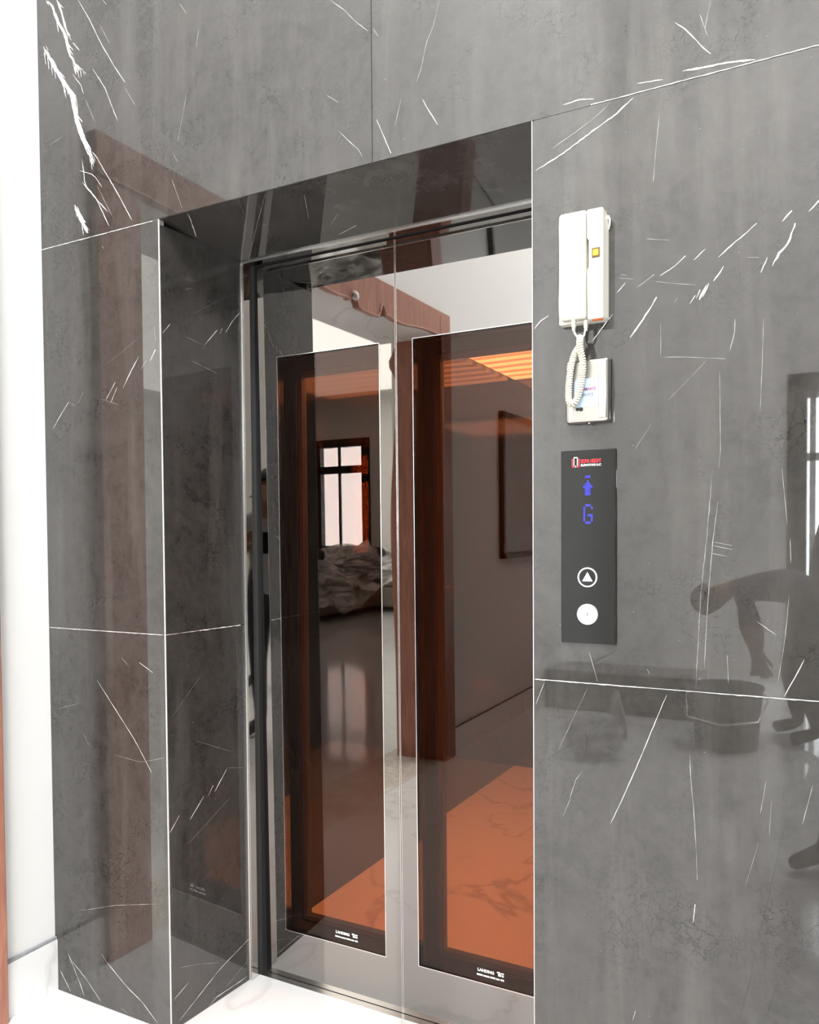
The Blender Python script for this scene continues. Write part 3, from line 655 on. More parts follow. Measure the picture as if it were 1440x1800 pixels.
# ------------------------------------------------------------------ elevator
fr = thing('elevator', 'elevator entrance with two dark mirror steel doors and tall bronze glass panels', 'elevator', (-.52, .34, 0))
XD = -.994
mb = MB(); mb.box((XI+.0, D-.004, 0), (XI+.003, D+.002, ZTI), BRIGHT); mb.box((XI+.007, D-.002, 0), (XI+.0095, D+.002, ZTI), BRIGHT); mb.obj('edge_trim', fr, label='bright metal edge strip')
mb = MB(); mb.prism([(XI+.010, D), (XI+.010, D+.038), (XI-.03, D+.038), (XI-.03, D)], 2, 0, ZTI, JAMB); mb.obj('jamb', fr)
mb = MB(); mb.prism([(X1, D), (X1-.02, D+.02), (X1-.02, D+.07), (X1+.03, D+.07), (X1+.03, D)], 2, 0, ZTI, STEEL); mb.obj('jamb', fr)
mb = MB(); mb.box((XI, D+.0, ZTI-.001), (X1, D+.037, ZTI+.05), STEEL); mb.obj('header', fr)
mb = MB(); mb.box((XI, D-.004, ZTI-.005), (X1, D, ZTI+.001), BRIGHT); mb.obj('edge_trim', fr, label='bright metal edge strip')
mb = MB(); mb.box((XI, D+.037, ZTI-.002), (X1, D+.11, ZTI+.05), RUBBER); mb.box((XI-.03, D+.038, 0), (XD-.001, D+.11, ZTI), RUBBER); mb.obj('gap_seal', fr)
mb = MB(); mb.box((XI-.02, D+.036, -.03), (X1, .56, .0015), BRIGHT); mb.obj('sill', fr, label='worn metal door sill')

XS = -.524
def lean(o):
    for v in o.data.vertices: v.co.y += .007*(ZTI-v.co.z)
    return o
def leaf(label, x0, x1, gx0, gx1, sx):
    gz0, gz1, zt, zb = .147, 1.848, ZTI-.005, .003
    y0, y1 = DM, DM+.03
    mb = MB()
    for a, b in (((x0, zb), (gx0, zt)), ((gx1, zb), (x1, zt)), ((gx0, zb), (gx1, gz0)), ((gx0, gz1), (gx1, zt))):
        mb.box((a[0], y0, a[1]), (b[0], y1, b[1]), STEEL)
    bmesh.ops.remove_doubles(mb.bm, verts=mb.bm.verts[:], dist=.00001)
    lf = lean(mb.obj('door_leaf', fr, label=label))
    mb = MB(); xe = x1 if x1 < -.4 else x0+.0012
    mb.box((xe-.0012, y0-.0006, zb), (xe, y0+.002, zt), BRIGHT); sub(lean(mb.obj('seam_highlight', label='bright strip for the highlight on the closing edge')), lf)  # bright metal laid along the seam stands in for its highlight
    mb = MB(); e = .0018
    for a, b in (((gx0, gz0), (gx0+e, gz1)), ((gx0, gz0), (gx1, gz0+e)), ((gx1-e, gz0), (gx1, gz1)), ((gx0, gz1-e), (gx1, gz1))):
        mb.box((a[0], y0-.0012, a[1]), (b[0], y0+.002, b[1]), BRIGHT)
    sub(lean(mb.obj('glass_edge_strip', label='thin bright strip around the glass')), lf)
    mb = MB(); mb.box((gx0+e, y0+.004, gz0+e), (gx1-e, y0+.010, gz1-e), BRONZE); sub(lean(mb.obj('glass_pane', label='bronze tinted glass pane')), lf)
    q = text('warning_sticker', 'LANDING', .0105, WHITE, (sx, y0+.0029, gz0+.030), None, 1.0, .0003); me = q.data
    mk = MB(); yb = y0+.0029     # the smaller print is too fine to read: short printed dashes
    for u0, u1, v0, v1 in ((.055, .063, .0365, .040), (.065, .074, .0365, .039), (.058, .066, .029, .035), (.068, .073, .029, .034), (-.002, .014, .0185, .0225), (.016, .034, .0185, .022), (.036, .050, .0185, .0225), (.052, .062, .0185, .022), (.065, .074, .0185, .0225)):
        mk.box((sx+u0, yb-.0004, gz0+v0), (sx+u1, yb+.0004, gz0+v1), WHITE)
    ex = [mk.obj('x')]
    bm2 = bmesh.new()
    for z in [q]+ex: bm2.from_mesh(z.data)
    bm2.to_mesh(me); bm2.free()
    for z in ex: bpy.data.objects.remove(z)
    q['label'] = 'small white printed sticker'; sub(lean(q), lf)
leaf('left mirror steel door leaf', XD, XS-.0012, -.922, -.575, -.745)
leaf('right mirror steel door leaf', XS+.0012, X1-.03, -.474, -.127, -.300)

# the cab behind
cb = thing('elevator_cab', 'elevator cab with a marble floor seen through the bronze door glass', 'elevator cab', (-.5, 1.7, 0))
CX0, CX1, CY0, CY1, CZ = -1.12, .12, .56, 2.8, 2.23
mb = MB(); mb.box((CX0-.05, CY0, -.05), (CX1+.05, CY1+.05, 0), CABM); mb.obj('cab_floor', cb)
mb = MB(); mb.box((CX0-.04, CY0, 0), (CX0, CY1, CZ), CABWALL); mb.obj('wall_panel', cb)
mb = MB(); mb.box((CX1, CY0, 0), (CX1+.04, CY1, CZ), CABWALL); mb.obj('wall_panel', cb)
mb = MB(); mb.box((CX0, CY1, 0), (CX1, CY1+.04, CZ), CABWALL); mb.obj('wall_panel', cb)
mb = MB(); mb.box((CX0-.05, CY0, CZ), (CX1+.05, CY1+.05, CZ+.04), STEELD); mb.obj('roof_panel', cb)
mb = MB(); mb.box((CX0+.02, CY0+1.15, CZ-.02), (CX1-.02, CY1-.02, CZ-.002), LOUVRE); mb.obj('ceiling_light', cb)
mb = MB(); mb.tube([(CX0+.1, CY1-.05, 1.02), (CX1-.1, CY1-.05, 1.02)], .016, CHROME, 12)
for x in (CX0+.15, CX1-.15): mb.cyl((x, CY1-.05, 1.02), (x, CY1, 1.02), .008, CHROME, 10)
mb.obj('handrail', cb)
def cab_leaf(x0, x1, label):
    y0, y1, fx0, fx1, fz0, fz1 = .45, .48, x0+.028, x1-.028, .102, 1.86
    mb = MB()
    for a, b in (((x0, .006), (fx0, 2.1)), ((fx1, .006), (x1, 2.1)), ((fx0, .006), (fx1, fz0)), ((fx0, fz1), (fx1, 2.1))): mb.box((a[0], y0, a[1]), (b[0], y1, b[1]), CABDOOR)
    lf = mb.obj('cab_door', cb, label=label)
    mb = MB(); k = .037
    for a, b in (((fx0, fz0), (fx0+k, fz1)), ((fx1-k, fz0), (fx1, fz1)), ((fx0+k, fz0), (fx1-k, fz0+k)), ((fx0+k, fz1-k), (fx1-k, fz1))): mb.box((a[0], y0-.006, a[1]), (b[0], y1, b[1]), BLACK, .001)
    sub(mb.obj('black_border'), lf)
    mb = MB(); b_ = .014
    ax0, ax1, az0, az1 = fx0+k, fx1-k, fz0+k, fz1-k
    for a, b in (((ax0, az0), (ax0+b_, az1)), ((ax1-b_, az0), (ax1, az1)), ((ax0, az0), (ax1, az0+b_)), ((ax0, az1-b_), (ax1, az1))): mb.box((a[0], y0+.004, a[1]), (b[0], y1-.002, b[1]), CABDOOR)
    sub(mb.obj('inner_bead'), lf)
    mb = MB(); mb.box((ax0+b_, y0+.012, az0+b_), (ax1-b_, y0+.018, az1-b_), SMOKE); sub(mb.obj('glass_pane'), lf)
cab_leaf(-.99, -.5255, 'left cab door behind the left bronze glass'); cab_leaf(-.5225, -.058, 'right cab door behind the right bronze glass')

# ------------------------------------------------------------------ intercom phone
ip = thing('intercom_phone', 'ivory wall intercom handset with a coiled cord beside the doorway', 'intercom', (.09, 0, 1.83))
mb = MB()
mb.prism([(.046, 1.730), (.135, 1.730), (.139, 1.734), (.139, 1.930), (.135, 1.936), (.046, 1.936)], 1, -.022, 0, PLASTIC, .0025)
mb.prism([(.109, 1.728), (.139, 1.728), (.139, 1.934), (.108, 1.934), (.108, 1.882), (.1115, 1.876), (.1115, 1.826), (.108, 1.820)], 1, -.047, -.018, PLASTIC, .003)
mb.obj('base', ip)
mb = MB(); prof = [(-.024, 1.733), (-.052, 1.730), (-.058, 1.735), (-.060, 1.76), (-.057, 1.80), (-.056, 1.86), (-.058, 1.905), (-.055, 1.928), (-.046, 1.9345), (-.024, 1.9345)]
mb.prism(prof, 0, .0565, .1065, PLASTIC, .004); mb.obj('handset', ip)
mb = MB()
for z in (1.892, 1.888, 1.884, 1.874, 1.870): mb.box((.117, -.0475, z), (.131, -.0468, z+.0012), simple('grille_shadow', (.6, .58, .52), .6))
mb.obj('speaker_slots', ip)
mb = MB(); mb.box((.1182, -.0488, 1.8412), (.1338, -.046, 1.8598), BROWNK, .001); ky = mb.obj('door_key', ip, label='yellow push key in a brown frame')
mb = MB(); mb.box((.1208, -.0495, 1.8445), (.1312, -.048, 1.8565), YELLOW, .0015); mb.cyl((.126, -.0500, 1.8505), (.126, -.0494, 1.8505), .0035, simple('key_mark', (.6, .33, .02), .4), 16)
k_ = mb.obj('key_cap', None); sub(k_, ky)
mb = MB(); mb.box((.117, -.044, 1.7272), (.136, -.030, 1.7284), ORANGE); mb.obj('bottom_tag', ip, label='small orange tag under the base')
mb = MB(); mb.tube([(.1395, -.012, 1.928), (.143, -.010, 1.921), (.1415, -.006, 1.914), (.139, -.004, 1.905)], .002, PLASTIC, 8); mb.cyl((.139, -.01, 1.925), (.1425, -.01, 1.925), .004, PLASTIC, 12); mb.obj('wire_stub', ip)
def catmull(P, n):
    P = [Vector(p) for p in P]; out = []
    for i in range(len(P)-1):
        a, b, c, d = P[max(i-1, 0)], P[i], P[i+1], P[min(i+2, len(P)-1)]
        for k in range(n):
            t = k/n; out.append(.5*((2*b)+(c-a)*t+(2*a-5*b+4*c-d)*t*t+(3*b-a-3*c+d)*t**3))
    out.append(P[-1]); return out
cpts = [(.0925, -.035, 1.699), (.0945, -.046, 1.686), (.0962, -.048, 1.6707), (.0996, -.046, 1.6548), (.1001, -.045, 1.6367), (.0976, -.044, 1.6163), (.0936, -.043, 1.596), (.0880, -.043, 1.580), (.0795, -.043, 1.571), (.0722, -.042, 1.578), (.0712, -.041, 1.6004), (.0732, -.040, 1.6262), (.0760, -.038, 1.6469), (.0805, -.034, 1.6672), (.0875, -.028, 1.682), (.093, -.026, 1.690)]
path = catmull(cpts, 24)
cum = [0]
for i in range(1, len(path)): cum.append(cum[-1]+(path[i]-path[i-1]).length)
coil = []; pitch = .0046; up = Vector((0, -1, 0)); steps = int(cum[-1]/pitch*14); j = 0
for k in range(steps+1):
    s_ = cum[-1]*k/steps
    while j < len(cum)-2 and cum[j+1] < s_: j += 1
    f_ = (s_-cum[j])/max(1e-9, cum[j+1]-cum[j]); p = path[j].lerp(path[min(j+1, len(path)-1)], f_)
    d = (path[min(j+2, len(path)-1)]-path[max(j-1, 0)]).normalized(); a = (up-d*up.dot(d)).normalized(); b = d.cross(a)
    an = 2*math.pi*s_/pitch; coil.append(p+(math.cos(an)*a+math.sin(an)*b)*.0049)
mb = MB(); mb.tube(coil, .00205, CORD, 6)
mb.tube(catmull([(.0822, -.044, 1.722), (.0825, -.044, 1.711), (.0865, -.042, 1.701), tuple(coil[-1])], 8), .0019, CORD, 8)
mb.tube(catmull([(.1035, -.036, 1.722), (.1025, -.038, 1.710), (.0995, -.037, 1.700), tuple(coil[0])], 8), .0019, CORD, 8)
mb.box((.0790, -.050, 1.7165), (.0862, -.041, 1.7315), CORD, .0012); mb.box((.1000, -.040, 1.7150), (.1068, -.031, 1.7300), CORD, .0012)
mb.box((.0800, -.049, 1.710), (.0852, -.042, 1.718), CORD, .001); mb.box((.1008, -.039, 1.709), (.1060, -.032, 1.716), CORD, .001)
mb.obj('coiled_cord', ip)

# ------------------------------------------------------------------ key switch box under the phone
fb = thing('switch_box', 'small stainless steel switch box with a pale label behind the coiled cord', 'switch box', (.1, 0, 1.6))
mb = MB(); mb.prism([(.058, 1.538), (.145, 1.538), (.145, 1.659), (.058, 1.659)], 1, -.006, 0, BLACK, .002)
mb.obj('back_plate', fb)
mb = MB(); mb.prism([(.060, 1.537), (.1445, 1.537), (.1445, 1.6585), (.060, 1.6585)], 1, -.028, -.004, CHROME, .007)
mb.obj('cover', fb)
mb = MB(); mb.box((.0745, -.0287, 1.5415), (.1265, -.0278, 1.653), simple('matt_stainless', (.42, .40, .365), .32, .9), .0004)
mb.obj('face_plate', fb)
def rrect(x0, x1, z0, z1, r, n=6):
    o = []
    for cx_, cz_, a0 in ((x1-r, z1-r, 0), (x0+r, z1-r, 90), (x0+r, z0+r, 180), (x1-r, z0+r, 270)):
        for k in range(n+1): a = math.radians(a0+90*k/n); o.append((cx_+r*math.cos(a), cz_+r*math.sin(a)))
    return o
mb = MB(); mb.prism(rrect(.079, .1262, 1.566, 1.6205, .008), 1, -.0294, -.0286, LBLUE); lb = mb.obj('label_plate', fb, label='pale blue label plate with rounded corners')
a_ = text('label_text', "FIREMAN'S", .0078, TXT, (.1205, -.0296, 1.5975), None, .95, .0001, 'RIGHT'); sub(a_, lb)
a_ = text('label_text', 'SERVICE', .0078, TXTB, (.1165, -.0296, 1.5865), None, .95, .0001, 'RIGHT'); sub(a_, lb)
mb = MB(); mb.cyl((.1045, -.016, 1.5375), (.1045, -.016, 1.5345), .0028, CHROME, 14); mb.obj('screw', fb)
mb = MB(); mb.cyl((.092, -.030, 1.562), (.092, -.0285, 1.562), .004, BLACK, 14); mb.cyl((.085, -.030, 1.5625), (.085, -.0285, 1.5625), .0035, BLACK, 14); mb.obj('key_lock', fb, label='small black key lock')

# ------------------------------------------------------------------ landing call panel
cp = thing('call_panel', 'black glass elevator call panel with a blue floor display and up button', 'elevator call panel', (.097, 0, 1.3))
PX0, PX1, PZ0, PZ1, PY = .0445, .1535, 1.106, 1.486, -.006
mb = MB(); mb.box((PX0, PY, PZ0), (PX1, 0, PZ1), PANELBK, .0012); fp = mb.obj('faceplate', cp)
yy = PY-.0004
lg = MB()
def bar(mb, x0, z0, x1, z1, m): mb.box((x0, yy-.0003, z0), (x1, PY+.0005, z1), m)
lx = .0668; lz = 1.4522   # logo icon: red U around a white doorway
bar(lg, lx, lz, lx+.0018, lz+.0175, RED); bar(lg, lx, lz, lx+.0052, lz+.0018, RED); bar(lg, lx+.0138, lz, lx+.0156, lz+.0175, RED); bar(lg, lx+.0104, lz, lx+.0156, lz+.0018, RED)
bar(lg, lx+.0036, lz+.0030, lx+.0050, lz+.0208, WHITE); bar(lg, lx+.0106, lz+.0030, lx+.0120, lz+.0208, WHITE); bar(lg, lx+.0036, lz+.0190, lx+.0120, lz+.0208, WHITE)
lg.prism([(lx+.0066, lz+.0006), (lx+.0090, lz+.0006), (lx+.0078, lz+.0048)], 1, yy-.0003, PY+.0005, WHITE)
l_ = lg.obj('logo_icon'); sub(l_, fp)
a_ = text('logo_text', 'SIGMA HEIGHT', .0108, RED, (lx+.0178, yy, lz+.0082), None, .56, .00012); sub(a_, fp)
a_ = text('logo_text', 'ELEVATORS LLC', .0056, WHITE, (lx+.0178, yy, lz+.0023), None, 1.0, .00012); sub(a_, fp)
DOT = .0030
def matrix(name, rows, cx_, zt):
    mb = MB()
    for r, row in enumerate(rows):
        for c_, ch in enumerate(row):
            if ch == '#':
                x = cx_+(c_-(len(row)-1)/2)*DOT*1.25; z = zt-r*DOT*1.62
                mb.box((x-DOT*.61, yy-.0002, z-DOT*.79), (x+DOT*.61, PY+.0005, z+DOT*.79), BLUELED, .0004, 1)
    return mb.obj(name, cp, label='glowing blue dot matrix sign')
matrix('floor_arrow', [' ### ', '     ', '  #  ', ' ### ', '#####', ' ### ', ' ### ', ' ### '], .0985, 1.4335)
matrix('floor_letter', [' ### ', '#   #', '#    ', '#    ', '# ###', '#   #', '#   #', ' ### '], .0990, 1.3775)
def ring(mb, c, r0, r1, y0, y1, m, n=48):
    bm2 = bmesh.new(); R = []
    for k in range(n):
        a = 2*math.pi*k/n; cs, sn = math.cos(a), math.sin(a)
        R.append([bm2.verts.new((c[0]+r*cs, y, c[1]+r*sn)) for r, y in ((r0, y0), (r0, y1), (r1, y1), (r1, y0))])
    for k in range(n):
        for i in range(4): bm2.faces.new((R[k][i], R[k][(i+1) % 4], R[(k+1) % n][(i+1) % 4], R[(k+1) % n][i]))
    bmesh.ops.recalc_face_normals(bm2, faces=bm2.faces[:]); mb.join(bm2, m, False)
bc = (.0980, 1.2365)
mb = MB(); mb.cyl((bc[0], PY-.0012, bc[1]), (bc[0], PY+.001, bc[1]), .0168, PANELBK, 40); ub = mb.obj('up_button', cp)
mb = MB(); ring(mb, bc, .0168, .0193, PY-.002, PY+.001, WHITE); sub(mb.obj('button_ring'), ub)
mb = MB(); mb.prism([(bc[0]-.0102, bc[1]-.0078), (bc[0]+.0102, bc[1]-.0078), (bc[0], bc[1]+.0102)], 1, PY-.0018, PY-.001, WHITE); sub(mb.obj('up_arrow'), ub)
kc = (.0985, 1.1640)
mb = MB(); mb.cyl((kc[0], PY-.004, kc[1]), (kc[0], PY, kc[1]), .0163, simple('satin_key_barrel', (.86, .85, .85), .3, .6), 40); ks_ = mb.obj('key_switch', cp, label='round satin metal key switch')
mb = MB(); ring(mb, kc, .0168, .0203, PY-.005, PY, simple('polished_ring', (.92, .92, .92), .25, .5)); sub(mb.obj('switch_ring'), ks_)
mb = MB(); ring(mb, kc, .0040, .0046, PY-.0045, PY-.003, CHROME); mb.box((kc[0]-.0006, PY-.0046, kc[1]-.0028), (kc[0]+.0006, PY-.0038, kc[1]+.0028), BLACK); sub(mb.obj('keyhole'), ks_)

# ------------------------------------------------------------------ picture on the left wall
pf = thing('wall_picture', 'large gray picture in a dark olive frame on the white wall beyond the portal', 'picture', (XC, -3.3, 1.65))
mb = MB()
for a, b in (((-3.9, 1.13), (-3.86, 2.12)), ((-2.84, 1.13), (-2.8, 2.12)), ((-3.9, 1.13), (-2.8, 1.17)), ((-3.9, 2.08), (-2.8, 2.12))): mb.box((XC, a[0], a[1]), (XC+.035, b[0], b[1]), OLIVE, .003)
mb.obj('frame', pf); mb = MB(); mb.box((XC, -3.86, 1.17), (XC+.02, -2.84, 2.08), CANVAS); mb.obj('canvas', pf)

m_ = MB(); m_.box((XC+.02, -4.9, 0), (-.35, -4.42, .30), ENTM, .01); struct(m_.obj('trim_5'), 'low dark marble step added at the far left of the lobby', 'step')  # added step, unseen directly, gives a dark band in the wall reflection

# ------------------------------------------------------------------ sofa under plastic
sf = thing('corner_sofa', 'taupe corner sofa in the living room under a clear plastic sheet', 'sofa', (-6.6, -8.6, 0))
mb = MB(); mb.box((-7.1, -9.1, .08), (-6.15, -6.7, .40), SOFA, .04); mb.box((-7.1, -9.9, .08), (-3.9, -9.05, .40), SOFA, .04); mb.obj('base', sf)
for a, b in (((-7.08, -7.85, .40), (-6.16, -6.72, .56)), ((-7.08, -9.0, .40), (-6.16, -7.87, .56)), ((-6.1, -9.6, .40), (-5.05, -9.07, .56)), ((-5.03, -9.6, .40), (-3.95, -9.07, .56))):
    mb = MB(); mb.box(a, b, SOFA, .05, 3); mb.obj('seat_cushion', sf)
mb = MB(); mb.box((-7.35, -9.9, .3), (-7.08, -6.7, .95), SOFA, .06, 3); mb.box((-7.1, -9.95, .3), (-3.9, -9.62, .95), SOFA, .06, 3); mb.obj('backrest', sf)
for x, y, r in ((-6.9, -7.2, .3), (-6.5, -9.45, .1), (-5.6, -9.5, -.2), (-6.9, -8.3, .5)):
    mb = MB(); mb.box((-.27, -.09, -.24), (.27, .09, .24), PILLOW, .08, 3); o = mb.obj('throw_pillow'); o.location = (x, y, .82); o.rotation_euler = (.35, .1, r)
    o['label'] = {-.2: 'dark cushion at the right end of the plastic-covered sofa', .1: 'dark cushion in the corner of the plastic-covered sofa', .3: 'dark cushion at the near end of the plastic-covered sofa', .5: 'dark cushion midway along the long side of the plastic-covered sofa'}[r]
    o['category'] = 'cushion'; o['group'] = 'cushions under the plastic'
def sofa_h(x, y):
    h = 0.1
    if -7.15 < x < -6.1 and -9.2 < y < -6.6: h = .60
    if -7.15 < x < -3.85 and -9.95 < y < -9.0: h = .62
    if -7.4 < x < -7.0 and -9.95 < y < -6.6: h = 1.0
    if -7.15 < x < -3.85 and y < -9.5: h = 1.0
    for px_, py_ in ((-6.9, -7.2), (-6.5, -9.4), (-5.6, -9.45), (-6.9, -8.3)):
        h = max(h, 1.12-.9*math.hypot(x-px_, y-py_))
    return h
bm2 = bmesh.new(); nx, ny = 90, 90; G = []
for i in range(nx+1):
    row = []
    for j in range(ny+1):
        x = -7.45+3.7*i/nx; y = -9.96+3.5*j/ny
        h = sum(sofa_h(x+dx, y+dy) for dx in (-.14, 0, .14) for dy in (-.14, 0, .14))/9
        h = max(h, sofa_h(x, y)+.02 if sofa_h(x, y) > .2 else h)
        h += .05*abs(math.sin(5*x+3*y+math.sin(3*y)))*math.sin(4*y-3*x)+.03*math.sin(21*x+13*y+2*math.sin(5*x))
        row.append(bm2.verts.new((x, y, max(.02, h))))
    G.append(row)
for i in range(nx):
    for j in range(ny):
        c_ = G[i][j].co
        if c_.x > -5.9 and c_.y > -8.75: continue
        bm2.faces.new((G[i][j], G[i+1][j], G[i+1][j+1], G[i][j+1]))
for v in [v for v in bm2.verts if not v.link_faces]: bm2.verts.remove(v)
mb = MB(); mb.join(bm2, SHEET, True); o = mb.obj('plastic_sheet', autosmooth=False)
o['label'] = 'clear crumpled plastic sheet draped over the living room sofa'; o['category'] = 'plastic sheet'; o['kind'] = 'thing'

# ------------------------------------------------------------------ people (seen in the reflections)
def person(label, J, radii, paint, name='person'):
    names = list(J); me = bpy.data.meshes.new(name); E = []
    def ch(*a):
        for p, q in zip(a, a[1:]): E.append((names.index(p), names.index(q)))
    ch('pelvis', 'spine', 'chest', 'neck', 'skull', 'crown'); ch('skull', 'chin'); ch('skull', 'nose')
    for s in 'lr':
        ch('chest', 'shoulder_'+s, 'elbow_'+s, 'wrist_'+s, 'palm_'+s)
        for k in range(4): ch('palm_'+s, 'finger%d_%s' % (k, s), 'tip%d_%s' % (k, s))
        ch('wrist_'+s, 'thumb_'+s, 'thumbtip_'+s)
        ch('pelvis', 'hip_'+s, 'knee_'+s, 'ankle_'+s, 'toe_'+s)
    me.from_pydata([J[n] for n in names], E, [])
    o = bpy.data.objects.new(name, me); C.objects.link(o)
    md = o.modifiers.new('skin', 'SKIN'); md.use_smooth_shade = True
    sk = me.skin_vertices[0].data
    for i, n in enumerate(names):
        r = radii.get(n) or radii.get(n.split('_')[0]) or radii.get(n.split('_')[0].rstrip('0123456789')) or .03
        sk[i].radius = r if isinstance(r, tuple) else (r, r)
        sk[i].use_root = (n == 'pelvis')
    sd = o.modifiers.new('sub', 'SUBSURF'); sd.levels = sd.render_levels = 2
    bpy.context.view_layer.update()
    me2 = bpy.data.meshes.new_from_object(o.evaluated_get(bpy.context.evaluated_depsgraph_get()))
    bpy.data.objects.remove(o); me2.name = name
    o = bpy.data.objects.new(name, me2); C.objects.link(o)
    mats = [SKIN]+[m for m in dict.fromkeys(paint.values()) if m is not SKIN]
    me2.materials.clear()
    for m in mats: me2.materials.append(m)
    bones = [(names[a], names[b], Vector(J[names[a]]), Vector(J[names[b]])) for a, b in E]
    for p in me2.polygons:
        best, bd = None, 9
        for a, b, A, B in bones:
            d = B-A; t_ = max(0, min(1, (p.center-A).dot(d)/max(1e-9, d.length_squared))); q = (p.center-A-d*t_).length
            if q < bd: bd, best = q, (b, t_)
        part = best[0].split('_')[0].rstrip('0123456789'); m = paint.get(part, SKIN)
        if part == 'elbow' and 'forearm' not in paint and best[1] > .75 and 'short' in paint: m = SKIN
        p.material_index = mats.index(m); p.use_smooth = True
    o['label'] = label; o['category'] = 'person'; o['kind'] = 'thing'
    return o
RAD = {'pelvis': (.15, .12), 'spine': (.14, .11), 'chest': (.16, .12), 'neck': .055, 'skull': (.078, .09), 'crown': (.06, .07), 'chin': .04, 'nose': .014, 'shoulder': .062, 'elbow': .042, 'wrist': .028, 'palm': (.034, .018), 'finger': .0095, 'tip': .008, 'thumb': .011, 'thumbtip': .009, 'hip': .09, 'knee': .062, 'ankle': .042, 'toe': (.045, .03)}
def hands(J, curl=.4):
    for s in 'lr':
        w_, e_ = Vector(J['wrist_'+s]), Vector(J['elbow_'+s]); d = (w_-e_).normalized(); a = d.cross(Vector((.3, 1, .2))).normalized(); b = d.cross(a)
        J['palm_'+s] = tuple(w_+d*.07)
        for k in range(4):
            r0 = w_+d*(.115)+a*(k-1.5)*.021; J['finger%d_%s' % (k, s)] = tuple(r0+d*.01)
            J['tip%d_%s' % (k, s)] = tuple(r0+d*(.05-.006*abs(k-1.5))+b*curl*.06)
        J['thumb_'+s] = tuple(w_+d*.045+a*.045); J['thumbtip_'+s] = tuple(w_+d*.085+a*.06+b*.02)
    return J
def standing(x, y, h, ang, arms):
    """joints of a standing figure, ang = heading in radians (0 faces +y)"""
    k = h/1.75
    L = {'pelvis': (0, 0, .95), 'spine': (0, .0, 1.13), 'chest': (0, 0, 1.36), 'neck': (0, .0, 1.50), 'skull': (0, .02, 1.62), 'crown': (0, .01, 1.70), 'chin': (0, .07, 1.545), 'nose': (0, .125, 1.61)}
    for s, q in (('l', -1), ('r', 1)):
        L['hip_'+s] = (q*.10, 0, .90); L['knee_'+s] = (q*.12, .02, .50); L['ankle_'+s] = (q*.13, -.02, .09); L['toe_'+s] = (q*.16, .15, .035)
        L['shoulder_'+s] = (q*.185, 0, 1.42)
    L.update(arms); c_, s_ = math.cos(ang), math.sin(ang)
    return hands({n: (x+k*(p[0]*c_-p[1]*s_), y+k*(p[0]*s_+p[1]*c_), k*p[2]) for n, p in L.items()})
HANG = {'elbow_l': (-.25, -.02, 1.13), 'wrist_l': (-.25, .06, .88), 'elbow_r': (.25, -.02, 1.13), 'wrist_r': (.25, .06, .88)}
PHONEARMS = {'elbow_l': (-.24, .06, 1.13), 'wrist_l': (-.06, .21, 1.25), 'elbow_r': (.24, .06, 1.13), 'wrist_r': (.08, .21, 1.25)}
def hair(o, J, m, cap=False):
    c_ = Vector(J['skull']); up = (Vector(J['crown'])-Vector(J['neck'])).normalized()
    n_ = Vector(J['nose'])-c_; n_ = (n_-up*n_.dot(up)).normalized(); side = up.cross(n_); bm2 = bmesh.new()
    bmesh.ops.create_uvsphere(bm2, u_segments=24, v_segments=16, radius=1)
    for v in list(bm2.verts):
        if v.co.z < -.25 or (v.co.y > .55 and v.co.z < .25): bm2.verts.remove(v)
    for v in bm2.verts: v.co = c_+up*.025+side*v.co.x*.094+n_*(v.co.y*.108-.012)+up*v.co.z*.115
    mb = MB(); mb.join(bm2, m, True)
    if cap:
        B = [c_+up*.055+n_*.085+side*x for x in (-.07, -.035, 0, .035, .07)]; F = [b+n_*(.085-abs(i-2)*.018)-up*.012 for i, b in enumerate(B)]
        bm2 = bmesh.new(); b0 = [bm2.verts.new(p) for p in B]; f0 = [bm2.verts.new(p) for p in F]; b1 = [bm2.verts.new(p-up*.008) for p in B]; f1 = [bm2.verts.new(p-up*.008) for p in F]
        for i in range(4): bm2.faces.new((b0[i], b0[i+1], f0[i+1], f0[i])); bm2.faces.new((b1[i], f1[i], f1[i+1], b1[i+1])); bm2.faces.new((f0[i], f0[i+1], f1[i+1], f1[i]))
        mb.join(bm2, m, True)
    h = mb.obj('cap' if cap else 'hair', autosmooth=False); h.parent = o; return h
# the photographer behind the camera, phone in hand
J = standing(.70, -1.93, 1.74, 0.12, PHONEARMS); J['toe_l'] = (.37, -1.86, .04); J['ankle_l'] = (.50, -1.97, .08); J['knee_l'] = (.54, -1.93, .49)
po = person('person in black trousers and pale gray shirt holding up a phone', J, RAD, dict(spine=SHIRTS, chest=SHIRTS, shoulder=SHIRTS, elbow=SHIRTS, pelvis=SHIRTS, hip=TROUSER, knee=TROUSER, ankle=TROUSER, toe=SHOE)); hair(po, J, HAIR)
ph = thing('mobile_phone', 'black mobile phone in the raised hands of the person taking the picture', 'phone', (.56, -1.63, 1.31))
mb = MB(); mb.box((.50, -1.640, 1.20), (.575, -1.632, 1.335), BLACK, .003); mb.obj('body', ph)
mb = MB(); mb.box((.505, -1.6315, 1.205), (.57, -1.6312, 1.33), PANELBK); mb.obj('screen', ph)
# the man in a cap
J = standing(1.80, -3.25, 1.72, .25, HANG)
po = person('standing person in a black cap, gray shirt and black trousers', J, RAD, dict(spine=SHIRTG, chest=SHIRTG, shoulder=SHIRTG, elbow=SHIRTG, pelvis=TROUSER, hip=TROUSER, knee=TROUSER, ankle=TROUSER, toe=SHOE)); hair(po, J, CAP, True)
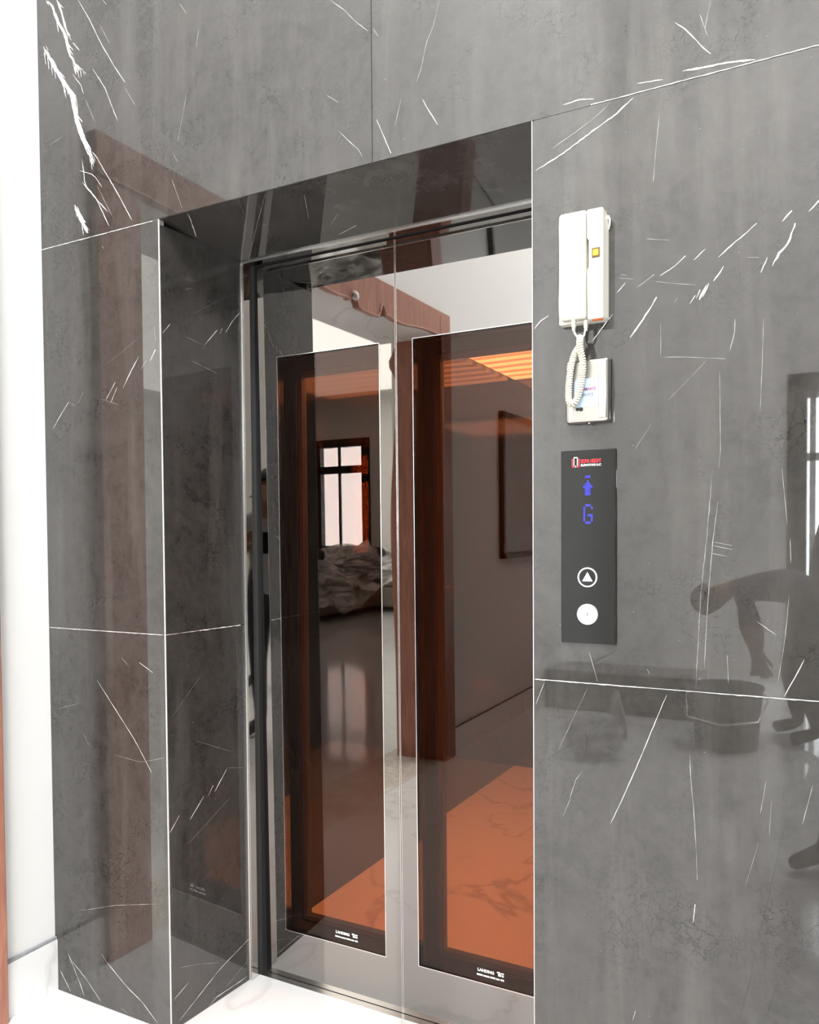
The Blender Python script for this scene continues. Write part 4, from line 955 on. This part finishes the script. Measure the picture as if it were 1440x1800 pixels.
# the worker bent over a bucket
def bent(x, y, rot):
    L = {'pelvis': (.36, 0, .93), 'spine': (.20, 0, 1.01), 'chest': (-.04, 0, 1.02), 'neck': (-.19, 0, .96), 'skull': (-.28, 0, .90), 'crown': (-.34, 0, .88), 'chin': (-.25, 0, .83), 'nose': (-.30, 0, .80)}
    for s, q in (('l', -1), ('r', 1)):
        L['hip_'+s] = (.36, q*.10, .88); L['knee_'+s] = (.24+.05*q, q*.13, .48); L['ankle_'+s] = (.30+.06*q, q*.14, .09); L['toe_'+s] = (.14+.06*q, q*.16, .035)
        L['shoulder_'+s] = (-.08, q*.18, .95); L['elbow_'+s] = (-.04+.05*q, q*.19, .70); L['wrist_'+s] = (.0, q*.07, .52)
    c_, s_ = math.cos(rot), math.sin(rot)
    return hands({n: (x+p[0]*c_-p[1]*s_, y+p[0]*s_+p[1]*c_, p[2]) for n, p in L.items()})
PB = dict(spine=SHIRTD, chest=SHIRTD, shoulder=SHIRTD, elbow=SHIRTD, short=SHIRTD, pelvis=SHIRTD, hip=TROUSG, knee=TROUSG, ankle=TROUSG, toe=SHOE)
J = bent(.06, -4.15, 0); po = person('person in a dark purple shirt bent over the mixing bucket', J, dict(RAD, chest=(.20, .15), spine=(.19, .15), pelvis=(.19, .16), skull=(.10, .11), crown=(.085, .09), hip=.12, knee=.085, elbow=.055, wrist=.036), PB); hair(po, J, HAIR)
bk = thing('mixing_bucket', 'dark round mixing bucket on the floor in front of the bent person', 'bucket', (.0, -3.72, 0))
BX, BY = -.09, -3.80
mb = MB(); mb.lathe([(.175, 0), (.185, .01), (.212, .36), (.222, .365), (.222, .385), (.208, .385), (.205, .34), (.18, .03), (.0, .03)], (BX, BY, 0), BUCKET, 36); mb.obj('tub', bk)
mb = MB(); mb.tube([(BX+.218, BY, .36), (BX+.24, BY, .30), (BX+.20, BY+.2, .21), (BX, BY+.24, .18), (BX-.20, BY+.2, .21), (BX-.24, BY, .30), (BX-.218, BY, .36)], .005, BRIGHT, 8); mb.obj('handle', bk)
mb = MB(); mb.lathe([(0, .0), (.17, 0), (.19, .22), (.12, .25), (0, .26)], (BX, BY, .035), MORTAR, 24); o = mb.obj('cement_mix'); o['label'] = 'gray wet cement mix inside the bucket'; o['category'] = 'cement'; o['kind'] = 'stuff'
mb = MB(); mb.lathe([(.07, 0), (.07, .10), (.015, .31), (.0, .315)], (-.745, -3.68, 0), simple('pale_cone', (.35, .34, .33), .6), 24); o = mb.obj('marker_cone'); o['label'] = 'small pale gray cone on the lobby floor'; o['category'] = 'cone'; o['kind'] = 'thing'
mb = MB(); bm2 = bmesh.new(); bmesh.ops.create_icosphere(bm2, subdivisions=4, radius=1)
for v in bm2.verts:
    n_ = .12*math.sin(7*v.co.x+3*v.co.z)*math.sin(6*v.co.y+5*v.co.x)+.05*math.sin(17*v.co.z+11*v.co.x)
    c_ = v.co*(1+n_); v.co = (-.76+c_.x*.17, -3.2+c_.y*.15, max(.002, .13+c_.z*.14))
mb.join(bm2, SHEET, True); o = mb.obj('plastic_bag', autosmooth=False); o['label'] = 'crumpled clear plastic bag lying on the lobby floor'; o['category'] = 'bag'; o['kind'] = 'thing'
